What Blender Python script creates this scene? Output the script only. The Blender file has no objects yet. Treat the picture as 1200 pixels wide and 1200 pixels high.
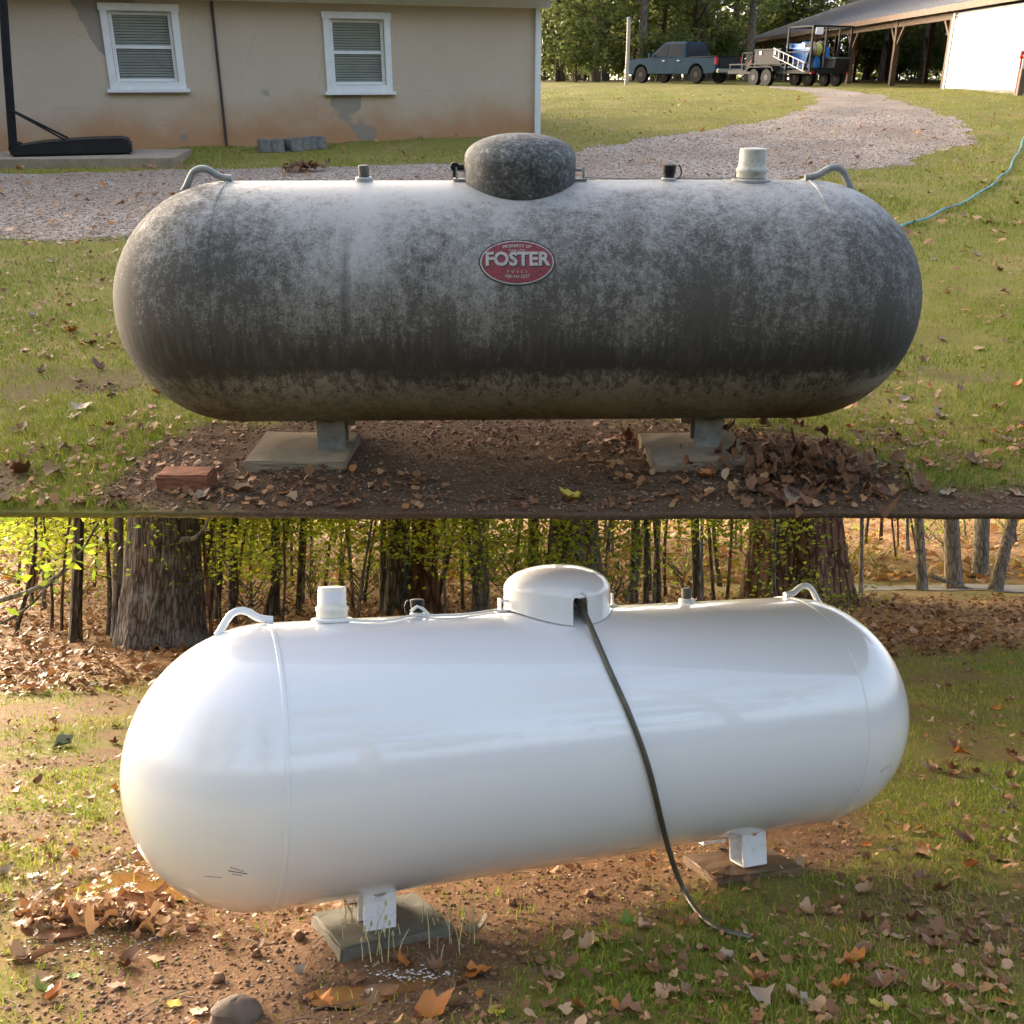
import bpy, math, random
import numpy as np
from mathutils import Matrix, Vector

# ------------------------------------------------------------------ camera, sky, sun, exposure
SC = bpy.context.scene
COL = SC.collection
R = math.radians
HL, HU = 1.40, 1.46                      # eye height over the wood-side yard and over the drive-side yard
FPX, CY = 1100.0, 520.0                  # focal length and axis row, in 1200-px picture units
PL = -math.atan((622 - CY) / FPX)        # pitch of the view in the lower yard (up is negative)
PU = math.atan((CY - 92) / FPX)          # pitch of the view in the upper yard
cam = bpy.data.cameras.new('camera'); camo = bpy.data.objects.new('camera', cam); COL.objects.link(camo)
cam.sensor_width = 36; cam.lens = FPX / 1200 * 36; cam.shift_y = -(600 - CY) / 1200
cam.clip_end = 600; cam.clip_start = .05
camo.location = (0, 0, HL); camo.rotation_euler = (math.pi / 2 - PL, 0, 0)
SC.camera = camo

SUN_E, SUN_A = R(22), R(138)              # elevation; azimuth from straight behind the viewer towards the left
sd = Vector((-math.cos(SUN_E) * math.sin(SUN_A), -math.cos(SUN_E) * math.cos(SUN_A), math.sin(SUN_E)))
W = bpy.data.worlds.new('World'); SC.world = W; W.use_nodes = True
nt = W.node_tree; bg = nt.nodes['Background']; sky = nt.nodes.new('ShaderNodeTexSky')
sky.sky_type = 'NISHITA'; sky.sun_disc = False; sky.sun_elevation = SUN_E
sky.sun_rotation = math.atan2(sd.x, sd.y); sky.air_density = .5; sky.dust_density = 7.0; sky.ozone_density = 0
nt.links.new(sky.outputs[0], bg.inputs[0]); bg.inputs[1].default_value = .15
sun = bpy.data.lights.new('sun', 'SUN'); suno = bpy.data.objects.new('sun', sun); COL.objects.link(suno)
sun.energy = 1.0; sun.angle = R(11); sun.color = (1, .95, .87)
suno.rotation_euler = (-sd).to_track_quat('-Z', 'Y').to_euler()
suno.location = (-6, -4, 8)
SC.view_settings.view_transform = 'Standard'; SC.view_settings.look = 'None'
SC.view_settings.exposure = 2.95; SC.view_settings.gamma = 1
SC.view_settings.use_white_balance = True; SC.view_settings.white_balance_temperature = 7250; SC.view_settings.white_balance_tint = 8
SC.render.engine = 'CYCLES'
SC.cycles.max_bounces = 6; SC.cycles.diffuse_bounces = 3; SC.cycles.glossy_bounces = 3
SC.cycles.transparent_max_bounces = 8; SC.cycles.use_denoising = True
SC.cycles.sample_clamp_indirect = 6

# ------------------------------------------------------------------ the two yards
# The picture shows the same yard twice, one over the other. Each is built whole and rigid: the lower one on
# level ground, the upper one as a steep bank that starts above and behind it.
I4 = Matrix.Identity(4)
UP = Matrix.Translation((0, 0, HL)) @ Matrix.Rotation(PU - PL, 4, 'X') @ Matrix.Translation((0, 0, -HU))
PLACE = [I4]
rng = random.Random(7); nr = np.random.default_rng(7)

def smooth(a, b, t):
    t = np.clip((t - a) / (b - a), 0, 1); return t * t * (3 - 2 * t)
def vnoise(x, y, s=1.0, seed=0):
    x = np.asarray(x, float) / s + seed * 17.31; y = np.asarray(y, float) / s + seed * 5.77
    xi = np.floor(x); yi = np.floor(y); fx = x - xi; fy = y - yi
    fx = fx * fx * (3 - 2 * fx); fy = fy * fy * (3 - 2 * fy)
    def h(a, b):
        v = np.sin(a * 127.1 + b * 311.7 + seed * 3.1) * 43758.5453
        return v - np.floor(v)
    return (h(xi, yi) * (1 - fx) + h(xi + 1, yi) * fx) * (1 - fy) + (h(xi, yi + 1) * (1 - fx) + h(xi + 1, yi + 1) * fx) * fy
def fbm(x, y, s, seed=0, o=3):
    return sum(vnoise(x, y, s / 2 ** k, seed + k) * .5 ** k for k in range(o)) / sum(.5 ** k for k in range(o))
def z_upper(x, y):
    x = np.asarray(x, float); y = np.asarray(y, float)
    z = np.interp(y, [0, 6, 9, 15, 22, 28, 34, 46, 70, 200], [0, 0, .06, .27, .66, .95, 1.08, 1.2, 1.32, 1.5])
    for cx, cy in ((-.75, 3.45), (.76, 3.45)): z = z + .024 * np.exp(-(((x - cx) ** 2 + (y - cy) ** 2) / .08) ** 2)
    amp = .035 * smooth(4, 10, y) + .012
    return z + (fbm(x, y, 1.3, 3) - .5) * amp * 2
def z_lower(x, y):
    x = np.asarray(x, float); y = np.asarray(y, float)
    z = np.interp(y, [0, 14, 25, 40, 60, 120], [0, 0, .1, 1.3, 3.4, 8]) 
    for cx, cy in ((-.457, 3.413), (.94, 3.974)): z = z + .034 * np.exp(-(((x - cx) ** 2 + (y - cy) ** 2) / .085) ** 2)
    return z + (fbm(x, y, 1.1, 9) - .5) * (.03 + .12 * smooth(8, 14, y)) + x * .008 * smooth(6, 2, y)
def ray(px, py, p):
    u = (px - 600) / FPX; v = (CY - py) / FPX
    return np.array([u, math.cos(p) + math.sin(p) * v, -math.sin(p) + math.cos(p) * v])
def gp(px, py, S):
    """point of the yard's ground seen at a picture position"""
    d = ray(px, py, PU if S == 'U' else PL); zf, h = (z_upper, HU) if S == 'U' else (z_lower, HL)
    t = 1.5
    while t < 150:
        if h + d[2] * t <= zf(d[0] * t, d[1] * t):
            a, b = t - .1 if t < 12 else t - .3, t
            for _ in range(14):
                m = (a + b) / 2
                if h + d[2] * m <= zf(d[0] * m, d[1] * m): b = m
                else: a = m
            return np.array([d[0] * b, d[1] * b, h + d[2] * b])
        t += .1 if t < 12 else .3
    return np.array([d[0] * 150, d[1] * 150, h])
def at(px, py, Y, S):
    d = ray(px, py, PU if S == 'U' else PL); t = Y / d[1]
    return np.array([d[0] * t, Y, (HU if S == 'U' else HL) + d[2] * t])
def inside(poly, x, y):
    x = np.asarray(x); y = np.asarray(y); r = np.zeros(x.shape, bool); n = len(poly)
    for i in range(n):
        x1, y1 = poly[i][:2]; x2, y2 = poly[(i + 1) % n][:2]
        if y1 == y2: continue
        c = ((y1 > y) != (y2 > y)) & (x < (x2 - x1) * (y - y1) / (y2 - y1) + x1)
        r ^= c
    return r

# ------------------------------------------------------------------ object helpers
def tag(o, label=None, cat=None, group=None, kind=None):
    if label: o['label'] = label
    if cat: o['category'] = cat
    if group: o['group'] = group
    if kind: o['kind'] = kind
    return o
def put(o, loc=(0, 0, 0), rz=0, tilt=None):
    m = PLACE[0] @ Matrix.Translation(Vector([float(c) for c in loc])) @ Matrix.Rotation(rz, 4, 'Z')
    if tilt is not None: m = m @ tilt
    o.matrix_world = m
    return o
def thing(name, label, cat, loc=(0, 0, 0), rz=0, group=None, tilt=None):
    o = bpy.data.objects.new(name, None); o.empty_display_size = .1; COL.objects.link(o)
    put(o, loc, rz, tilt); return tag(o, label, cat, group)
def link(name, me, parent=None):
    o = bpy.data.objects.new(name, me); COL.objects.link(o)
    if parent is not None: o.parent = parent
    return o
def copy_tree(o, parent=None):
    c = o.copy(); COL.objects.link(c); c.parent = parent
    for ch in o.children: copy_tree(ch, c)
    return c
def np_mesh(name, V, F, mat=None, rnd=None, smooth_=False):
    me = bpy.data.meshes.new(name); V = np.asarray(V, np.float32); F = np.asarray(F, np.int32); k = F.shape[1]
    me.vertices.add(len(V)); me.vertices.foreach_set('co', V.ravel())
    me.loops.add(F.size); me.loops.foreach_set('vertex_index', F.ravel())
    me.polygons.add(len(F)); me.polygons.foreach_set('loop_start', np.arange(0, F.size, k, dtype=np.int32))
    me.update(calc_edges=True)
    if rnd is not None:
        for nm, arr in (rnd.items() if isinstance(rnd, dict) else [('rnd', rnd)]):
            a = me.attributes.new(nm, 'FLOAT', 'POINT'); a.data.foreach_set('value', np.asarray(arr, np.float32))
    if mat: me.materials.append(mat)
    if smooth_: me.polygons.foreach_set('use_smooth', np.ones(len(F), bool))
    me.validate(); return me
class MB:
    def __init__(s): s.v = []; s.f = []
    def add(s, V, F):
        o = len(s.v); s.v += [tuple(float(c) for c in p) for p in V]; s.f += [tuple(i + o for i in f) for f in F]; return s
    def box(s, c, d, rz=0, M=None):
        V = []
        for x in (-.5, .5):
            for y in (-.5, .5):
                for z in (-.5, .5): V.append(Vector((x * d[0], y * d[1], z * d[2])))
        m = Matrix.Rotation(rz, 4, 'Z') if M is None else M
        V = [m @ p + Vector([float(q) for q in c]) for p in V]
        return s.add(V, [(0, 1, 3, 2), (4, 6, 7, 5), (0, 4, 5, 1), (2, 3, 7, 6), (0, 2, 6, 4), (1, 5, 7, 3)])
    def bar(s, a, b, w, h=None):
        """square bar from a to b"""
        a = Vector([float(q) for q in a]); b = Vector([float(q) for q in b]); d = b - a
        q = d.to_track_quat('Z', 'Y').to_matrix().to_4x4()
        return s.box((a + b) / 2, (w, h or w, d.length), M=q)
    def tube(s, pts, r, n=8, cap=True):
        pts = [Vector([float(q) for q in p]) for p in pts]; m = len(pts); rr = r if hasattr(r, '__len__') else [r] * m
        o = len(s.v); up = None
        for i, p in enumerate(pts):
            d = (pts[min(i + 1, m - 1)] - pts[max(i - 1, 0)]).normalized()
            if up is None: up = d.orthogonal().normalized()
            up = (up - d * up.dot(d)).normalized(); w = d.cross(up)
            for k in range(n):
                a = 2 * math.pi * k / n
                s.v.append(tuple(p + (up * math.cos(a) + w * math.sin(a)) * rr[i]))
        for i in range(m - 1):
            for k in range(n):
                s.f.append((o + i * n + k, o + i * n + (k + 1) % n, o + (i + 1) * n + (k + 1) % n, o + (i + 1) * n + k))
        if cap:
            s.f.append(tuple(o + k for k in reversed(range(n)))); s.f.append(tuple(o + (m - 1) * n + k for k in range(n)))
        return s
    def lathe(s, prof, n=24, c=(0, 0, 0), axis='z'):
        o = len(s.v)
        for r, z in prof:
            for k in range(n):
                a = 2 * math.pi * k / n; x, y = r * math.cos(a), r * math.sin(a)
                p = (x, y, z) if axis == 'z' else ((x, z, y) if axis == 'y' else (z, x, y))
                s.v.append((p[0] + c[0], p[1] + c[1], p[2] + c[2]))
        for i in range(len(prof) - 1):
            for k in range(n):
                s.f.append((o + i * n + k, o + i * n + (k + 1) % n, o + (i + 1) * n + (k + 1) % n, o + (i + 1) * n + k))
        s.f.append(tuple(o + k for k in reversed(range(n)))); s.f.append(tuple(o + (len(prof) - 1) * n + k for k in range(n)))
        return s
    def prism(s, poly, y0, y1, axes='xz'):
        """extrude a 2-D outline; axes say which plane it lies in"""
        n = len(poly)
        def P(a, b, c): return {'xz': (a, c, b), 'yz': (c, a, b), 'xy': (a, b, c)}[axes]
        V = [P(a, b, y0) for a, b in poly] + [P(a, b, y1) for a, b in poly]
        F = [tuple(range(n)), tuple(range(2 * n - 1, n - 1, -1))] + [(i, i + n, (i + 1) % n + n, (i + 1) % n) for i in range(n)]
        return s.add(V, F)
    def mesh(s, name, mat, smooth_=False, bevel=0):
        me = bpy.data.meshes.new(name); me.from_pydata(s.v, [], s.f)
        import bmesh
        bm = bmesh.new(); bm.from_mesh(me)
        bmesh.ops.recalc_face_normals(bm, faces=bm.faces)
        if bevel: bmesh.ops.bevel(bm, geom=list(bm.edges), offset=bevel, segments=2, affect='EDGES', clamp_overlap=True)
        bm.to_mesh(me); bm.free()
        if mat: me.materials.append(mat)
        if smooth_:
            me.polygons.foreach_set('use_smooth', [True] * len(me.polygons))
            try: me.set_sharp_from_angle(angle=R(42))
            except Exception: pass
        me.update(); return me
    def build(s, name, mat, parent=None, smooth_=False, bevel=0):
        return link(name, s.mesh(name, mat, smooth_, bevel), parent)

# ------------------------------------------------------------------ materials
def nm(name):
    m = bpy.data.materials.new(name); m.use_nodes = True; t = m.node_tree
    return m, t, t.nodes['Principled BSDF']
def N(t, ty, **k):
    n = t.nodes.new('ShaderNode' + ty)
    for a, b in k.items():
        if a.startswith('i_'):
            key = a[2:]; n.inputs[int(key) if key.isdigit() else key].default_value = b
        else: setattr(n, a, b)
    return n
def noise(t, vec, scale, detail=4, rough=.55, dist=0):
    n = N(t, 'TexNoise'); n.inputs['Scale'].default_value = scale; n.inputs['Detail'].default_value = detail
    n.inputs['Roughness'].default_value = rough; n.inputs['Distortion'].default_value = dist
    if vec is not None: t.links.new(vec, n.inputs['Vector'])
    return n.outputs['Fac']
def ramp(t, fac, stops, interp='LINEAR'):
    r = N(t, 'ValToRGB'); e = r.color_ramp.elements; r.color_ramp.interpolation = interp
    while len(e) < len(stops): e.new(.5)
    for el, (p, c) in zip(e, stops):
        el.position = p; el.color = (c, c, c, 1) if not hasattr(c, '__len__') else (*c, 1)
    t.links.new(fac, r.inputs[0]); return r.outputs[0]
def mix(t, fac, a, b, blend='MIX'):
    n = N(t, 'Mix', data_type='RGBA', blend_type=blend)
    for sock, v in ((n.inputs[0], fac), (n.inputs[6], a), (n.inputs[7], b)):
        if hasattr(v, 'links') or hasattr(v, 'is_linked'): t.links.new(v, sock)
        elif hasattr(v, '__len__'): sock.default_value = (*v[:3], 1)
        else: sock.default_value = v
    return n.outputs[2]
def math_(t, op, a, b=0.0, c=None, clamp=False):
    n = N(t, 'Math', operation=op, use_clamp=clamp)
    for i, v in enumerate((a, b) if c is None else (a, b, c)):
        if hasattr(v, 'is_linked'): t.links.new(v, n.inputs[i])
        else: n.inputs[i].default_value = v
    return n.outputs[0]
def coords(t, kind='Object', scale=None):
    c = N(t, 'TexCoord').outputs[kind]
    if scale:
        mp = N(t, 'Mapping'); mp.inputs['Scale'].default_value = scale; t.links.new(c, mp.inputs[0]); c = mp.outputs[0]
    return c
def bump(t, b, h, strength, dist=.01):
    n = N(t, 'Bump'); n.inputs['Strength'].default_value = strength; n.inputs['Distance'].default_value = dist
    t.links.new(h, n.inputs['Height']); t.links.new(n.outputs[0], b.inputs['Normal'])
def plain(name, col, rough=.6, var=.25, scale=6, bmp=.0, bscale=60, metal=0, spec=.5, coat=0, stretch=None, dirt=None):
    m, t, b = nm(name); v = coords(t, 'Object', stretch)
    f = noise(t, v, scale, 5, .6)
    c = mix(t, ramp(t, f, [(.3, 0), (.7, 1)]), [x * (1 - var) for x in col], [min(1, x * (1 + var)) for x in col])
    if dirt:
        c = mix(t, ramp(t, noise(t, v, scale * 2.7, 6, .7), [(.5, 0), (.72, dirt[1])]), c, dirt[0])
    t.links.new(c, b.inputs['Base Color'])
    b.inputs['Roughness'].default_value = rough; b.inputs['Metallic'].default_value = metal
    b.inputs['Specular IOR Level'].default_value = spec; b.inputs['Coat Weight'].default_value = coat
    if bmp: bump(t, b, noise(t, v, bscale, 5, .65), bmp)
    return m
def leafy(name, stops, rough=.55, trans=.4, spec=.3):
    """foliage: colour by the per-leaf value, some light passing through"""
    m, t, b = nm(name); a = N(t, 'Attribute', attribute_name='rnd'); c = ramp(t, a.outputs['Fac'], stops)
    t.links.new(c, b.inputs['Base Color']); b.inputs['Roughness'].default_value = rough
    b.inputs['Specular IOR Level'].default_value = spec
    tr = N(t, 'BsdfTranslucent'); t.links.new(c, tr.inputs[0]); ms = N(t, 'MixShader'); ms.inputs[0].default_value = trans
    t.links.new(b.outputs[0], ms.inputs[1]); t.links.new(tr.outputs[0], ms.inputs[2])
    t.links.new(ms.outputs[0], t.nodes['Material Output'].inputs[0]); return m
M = {}
M['grass'] = leafy('grass_blades', [(0, (.085, .15, .012)), (.35, (.17, .25, .022)), (.7, (.29, .32, .04)), (.86, (.38, .32, .075)), (1, (.42, .32, .13))], trans=.35)
M['grass_far'] = leafy('lawn_blades', [(0, (.13, .185, .018)), (.4, (.22, .27, .03)), (.75, (.31, .315, .05)), (1, (.4, .33, .11))], trans=.3)
M['litter'] = leafy('leaf_litter', [(0, (.10, .05, .025)), (.25, (.2, .095, .045)), (.5, (.3, .15, .07)), (.7, (.4, .22, .10)), (.85, (.5, .33, .2)), (.93, (.42, .15, .03)), (1, (.4, .3, .06))], rough=.6, trans=.15)
M['twig'] = plain('twig_bark', (.16, .11, .075), .8, .4, 9)
for k, c in dict(brown=(.22, .1, .045), tan=(.42, .25, .13), orange=(.5, .17, .03), pale=(.36, .265, .175), yellow=(.55, .42, .06), red=(.3, .06, .035), green=(.16, .24, .03), grey=(.2, .235, .16)).items():
    m, t, b = nm('leaf_' + k); v = coords(t)
    cc = mix(t, noise(t, v, 26, 5, .7), [x * .55 for x in c], [min(1, x * 1.35) for x in c])
    w = N(t, 'TexVoronoi', feature='DISTANCE_TO_EDGE'); w.inputs['Scale'].default_value = 34; t.links.new(v, w.inputs['Vector'])
    cc = mix(t, ramp(t, w.outputs['Distance'], [(0, .5), (.12, 0)]), cc, [x * .45 for x in c])
    t.links.new(cc, b.inputs['Base Color']); b.inputs['Roughness'].default_value = .55
    M['leaf_' + k] = m
M['concrete'] = plain('concrete', (.31, .25, .175), .9, .2, 5, .5, 90, dirt=((.2, .16, .12), .7))
M['concrete_dark'] = plain('damp_concrete', (.13, .12, .09), .8, .3, 6, .5, 80, dirt=((.12, .09, .06), .8))
M['cinder'] = plain('cinder_concrete', (.2, .2, .19), .95, .3, 12, .6, 120, dirt=((.12, .14, .08), .6))
M['brick'] = plain('red_brick', (.3, .115, .06), .9, .3, 14, .6, 160, dirt=((.24, .17, .1), .6))
M['stone'] = plain('field_stone', (.13, .09, .065), .9, .35, 12, .6, 40)
M['galv'] = plain('weathered_grey_metal', (.3, .31, .29), .5, .25, 14, .1, 80, spec=.5, dirt=((.13, .12, .1), .6))
M['rubber'] = plain('black_rubber', (.013, .013, .013), .8, .3, 9, spec=.2)
M['black'] = plain('black_plastic', (.016, .016, .018), .5, .3, 7, .05, spec=.3)
M['blackmetal'] = plain('black_painted_steel', (.016, .016, .017), .7, .3, 7, spec=.2)
M['white_plastic'] = plain('cream_plastic', (.78, .75, .64), .35, .06, 6)
M['old_plastic'] = plain('grimy_plastic_cap', (.5, .5, .43), .6, .2, 16, dirt=((.2, .2, .15), .7))
M['label'] = plain('white_label', (.78, .78, .82), .3, .04, 6)
M['white_paint'] = None
M['tape'] = plain('pale_tape', (.55, .57, .52), .5, .1, 20)
M['cord'] = plain('white_cord', (.75, .74, .68), .6, .08, 20)
M['hose'] = plain('dark_tube', (.1, .095, .07), .4, .25, 14, metal=.35)
M['teal'] = plain('teal_hose', (.1, .27, .26), .5, .2, 10)
M['wood'] = plain('weathered_timber', (.15, .1, .068), .85, .35, 4, .3, 40, stretch=(6, 6, 1))
M['woodboard'] = plain('wet_board', (.15, .085, .045), .6, .3, 5, .2, 40, stretch=(1, 8, 8))
M['trim_white'] = plain('white_trim_paint', (.78, .79, .78), .5, .06, 3, dirt=((.6, .55, .45), .4))
M['siding'] = plain('white_siding', (.43, .43, .43), .6, .05, 2)
M['glass'] = plain('window_glass', (.05, .065, .06), .08, .3, 1.5, spec=.8)
M['blind'] = plain('grey_blind', (.34, .37, .33), .6, .1, 4)
M['truck'] = plain('slate_blue_paint', (.025, .055, .085), .5, .1, 3, spec=.05)
M['carglass'] = plain('tinted_glass', (.012, .015, .018), .2, .2, 2, spec=.12)
M['chrome'] = plain('chrome', (.6, .6, .6), .2, .05, 4, metal=1)
M['rim'] = plain('dark_alloy', (.05, .05, .052), .6, .2, 6, spec=.2)
M['galv_dark'] = plain('dull_olive_metal', (.1, .1, .08), .6, .3, 20)
M['tail'] = plain('red_lens', (.5, .012, .012), .2, .1, 8, coat=.6)
M['blue_tank'] = plain('blue_poly', (.05, .22, .55), .4, .15, 3)
M['alu'] = plain('aluminium', (.36, .37, .38), .6, .1, 6)
M['red'] = plain('red_paint', (.45, .03, .02), .4, .2, 6)
M['yellowhose'] = plain('yellow_hose', (.5, .48, .1), .5, .2, 9)
M['roofing'] = plain('grey_shingles', (.085, .09, .1), .9, .35, 1.2, .5, 9, stretch=(1, 3, 3))
M['shade_wood'] = plain('dark_rafter_wood', (.12, .075, .05), .9, .3, 3, stretch=(1, 5, 5))
M['pole_wood'] = plain('pale_pole_wood', (.42, .39, .34), .8, .2, 3, stretch=(6, 6, .6))
M['flake'] = plain('paint_flakes', (.75, .72, .66), .7, .1, 30)
M['clay'] = plain('clay_lump', (.26, .135, .075), .95, .35, 20, .5, 60)

def bark_mat(name, c1, c2, lichen=None, sc=9):
    m, t, b = nm(name); v = coords(t, 'Object', (1, 1, .16))
    f = noise(t, v, sc * 2.2, 7, .7, .4)
    w = N(t, 'TexVoronoi', feature='DISTANCE_TO_EDGE'); w.inputs['Scale'].default_value = sc; t.links.new(v, w.inputs['Vector'])
    crack = ramp(t, w.outputs['Distance'], [(0, 0), (.22, 1)])
    c = mix(t, f, c1, c2); c = mix(t, crack, [x * .4 for x in c1], c)
    if lichen: c = mix(t, ramp(t, noise(t, coords(t), 3.2, 6, .75), [(.52, 0), (.66, .8)]), c, lichen)
    t.links.new(c, b.inputs['Base Color']); b.inputs['Roughness'].default_value = .92; b.inputs['Specular IOR Level'].default_value = .2
    bump(t, b, math_(t, 'ADD', math_(t, 'MULTIPLY', crack, .8), f), .8, .025); return m
M['bark_oak'] = bark_mat('oak_bark', (.13, .1, .08), (.27, .225, .185), (.3, .3, .27), 21)
M['bark_dark'] = bark_mat('dark_bark', (.095, .075, .058), (.2, .165, .13), None, 18)
M['bark_grey'] = bark_mat('grey_bark', (.17, .145, .115), (.3, .265, .22), (.33, .32, .27), 16)
M['bark_red'] = bark_mat('rotten_bark', (.13, .06, .035), (.27, .15, .09), None, 8)
M['bark_pale'] = bark_mat('pale_bark', (.24, .19, .14), (.36, .3, .235), (.17, .14, .11), 22)

def ground_mat(name, grass, dirt, litter, gravel=None):
    """ground by its own cover: turf, bare soil, leaf mould (masks stored on the ground mesh)"""
    m, t, b = nm(name); v = coords(t)
    n1 = noise(t, v, 1.6, 6, .65); n2 = noise(t, v, 16, 6, .7); n3 = noise(t, v, 70, 4, .7)
    g = mix(t, n2, grass[0], grass[1]); g = mix(t, ramp(t, n1, [(.5, 0), (.68, .75)]), g, grass[2])
    d = mix(t, n2, dirt[0], dirt[1]); d = mix(t, ramp(t, n3, [(.52, 0), (.68, .8)]), d, dirt[2])
    li = mix(t, n2, litter[0], litter[1])
    vo = N(t, 'TexVoronoi'); vo.inputs['Scale'].default_value = 11; t.links.new(v, vo.inputs['Vector'])
    li = mix(t, ramp(t, N_sep(t, vo.outputs['Color']), [(.55, 0), (.75, .8)]), li, litter[2])
    c = mix(t, N(t, 'Attribute', attribute_name='dirt').outputs['Fac'], g, d)
    c = mix(t, N(t, 'Attribute', attribute_name='mould').outputs['Fac'], c, li)
    t.links.new(c, b.inputs['Base Color']); b.inputs['Roughness'].default_value = .95; b.inputs['Specular IOR Level'].default_value = .15
    bump(t, b, math_(t, 'ADD', n2, math_(t, 'MULTIPLY', n3, .6)), .7, .02); return m
def N_sep(t, col):
    s = N(t, 'SeparateColor'); t.links.new(col, s.inputs[0]); return s.outputs[0]
M['ground_u'] = ground_mat('drive_side_ground', ((.14, .14, .028), (.26, .22, .055), (.3, .21, .09)),
                           ((.075, .046, .028), (.135, .085, .053), (.21, .145, .1)), ((.13, .08, .045), (.22, .14, .08), (.33, .2, .11)))
M['ground_l'] = ground_mat('wood_side_ground', ((.12, .13, .026), (.22, .18, .045), (.29, .18, .07)),
                           ((.125, .062, .032), (.21, .115, .06), (.3, .19, .11)), ((.13, .07, .035), (.25, .14, .07), (.42, .24, .12)))
m, t, b = nm('gravel'); v = coords(t)
vo = N(t, 'TexVoronoi'); vo.inputs['Scale'].default_value = 30; t.links.new(v, vo.inputs['Vector'])
g = ramp(t, N_sep(t, vo.outputs['Color']), [(0, (.18, .13, .095)), (.5, (.33, .265, .21)), (1, (.5, .44, .38))])
g = mix(t, ramp(t, noise(t, v, .55, 5, .6), [(.4, 0), (.62, .75)]), g, mix(t, noise(t, v, 20, 5), (.2, .13, .085), (.33, .24, .17)))
t.links.new(g, b.inputs['Base Color']); b.inputs['Roughness'].default_value = .95
bump(t, b, vo.outputs['Distance'], 1, .03); M['gravel'] = m
M['pebble'] = leafy('gravel_stones', [(0, (.14, .1, .07)), (.35, (.27, .205, .155)), (.7, (.4, .33, .265)), (1, (.58, .52, .45))], rough=.85, trans=0)
M['pebble_d'] = leafy('soil_crumbs', [(0, (.1, .055, .03)), (.5, (.2, .115, .065)), (.85, (.3, .2, .13)), (1, (.42, .35, .28))], rough=.95, trans=0)

# stucco wall: sandy render, grey repair patches, red clay splash along the foot
m, t, b = nm('stucco'); v = coords(t)
c = mix(t, noise(t, v, 1.4, 6, .65), (.5, .405, .295), (.6, .5, .385)); c = mix(t, ramp(t, noise(t, v, 26, 5, .7), [(.45, 0), (.75, .4)]), c, (.44, .36, .27))
sp = N(t, 'SeparateXYZ'); t.links.new(v, sp.inputs[0])
hz = math_(t, 'ADD', sp.outputs[2], math_(t, 'MULTIPLY', math_(t, 'SUBTRACT', noise(t, v, 1.1, 5, .6), .5), 1.1))
c = mix(t, ramp(t, math_(t, 'MULTIPLY', hz, 1.0), [(.1, .85), (.75, 0)]), c, (.46, .22, .09))
c = mix(t, ramp(t, noise(t, coords(t, 'Object', (.75, .75, .75)), 1.0, 3, .5), [(.62, 0), (.635, .8)]), c, (.27, .245, .215))
vc = N(t, 'TexVoronoi', feature='DISTANCE_TO_EDGE'); vc.inputs['Scale'].default_value = .75
t.links.new(mix(t, .14, v, N(t, 'TexNoise', i_Scale=3.5).outputs['Color']), vc.inputs['Vector'])
c = mix(t, ramp(t, vc.outputs['Distance'], [(0, .28), (.004, 0)]), c, (.25, .2, .15))
t.links.new(c, b.inputs['Base Color']); b.inputs['Roughness'].default_value = .95
bump(t, b, noise(t, v, 45, 6, .7), .5, .012); M['stucco'] = m

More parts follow.
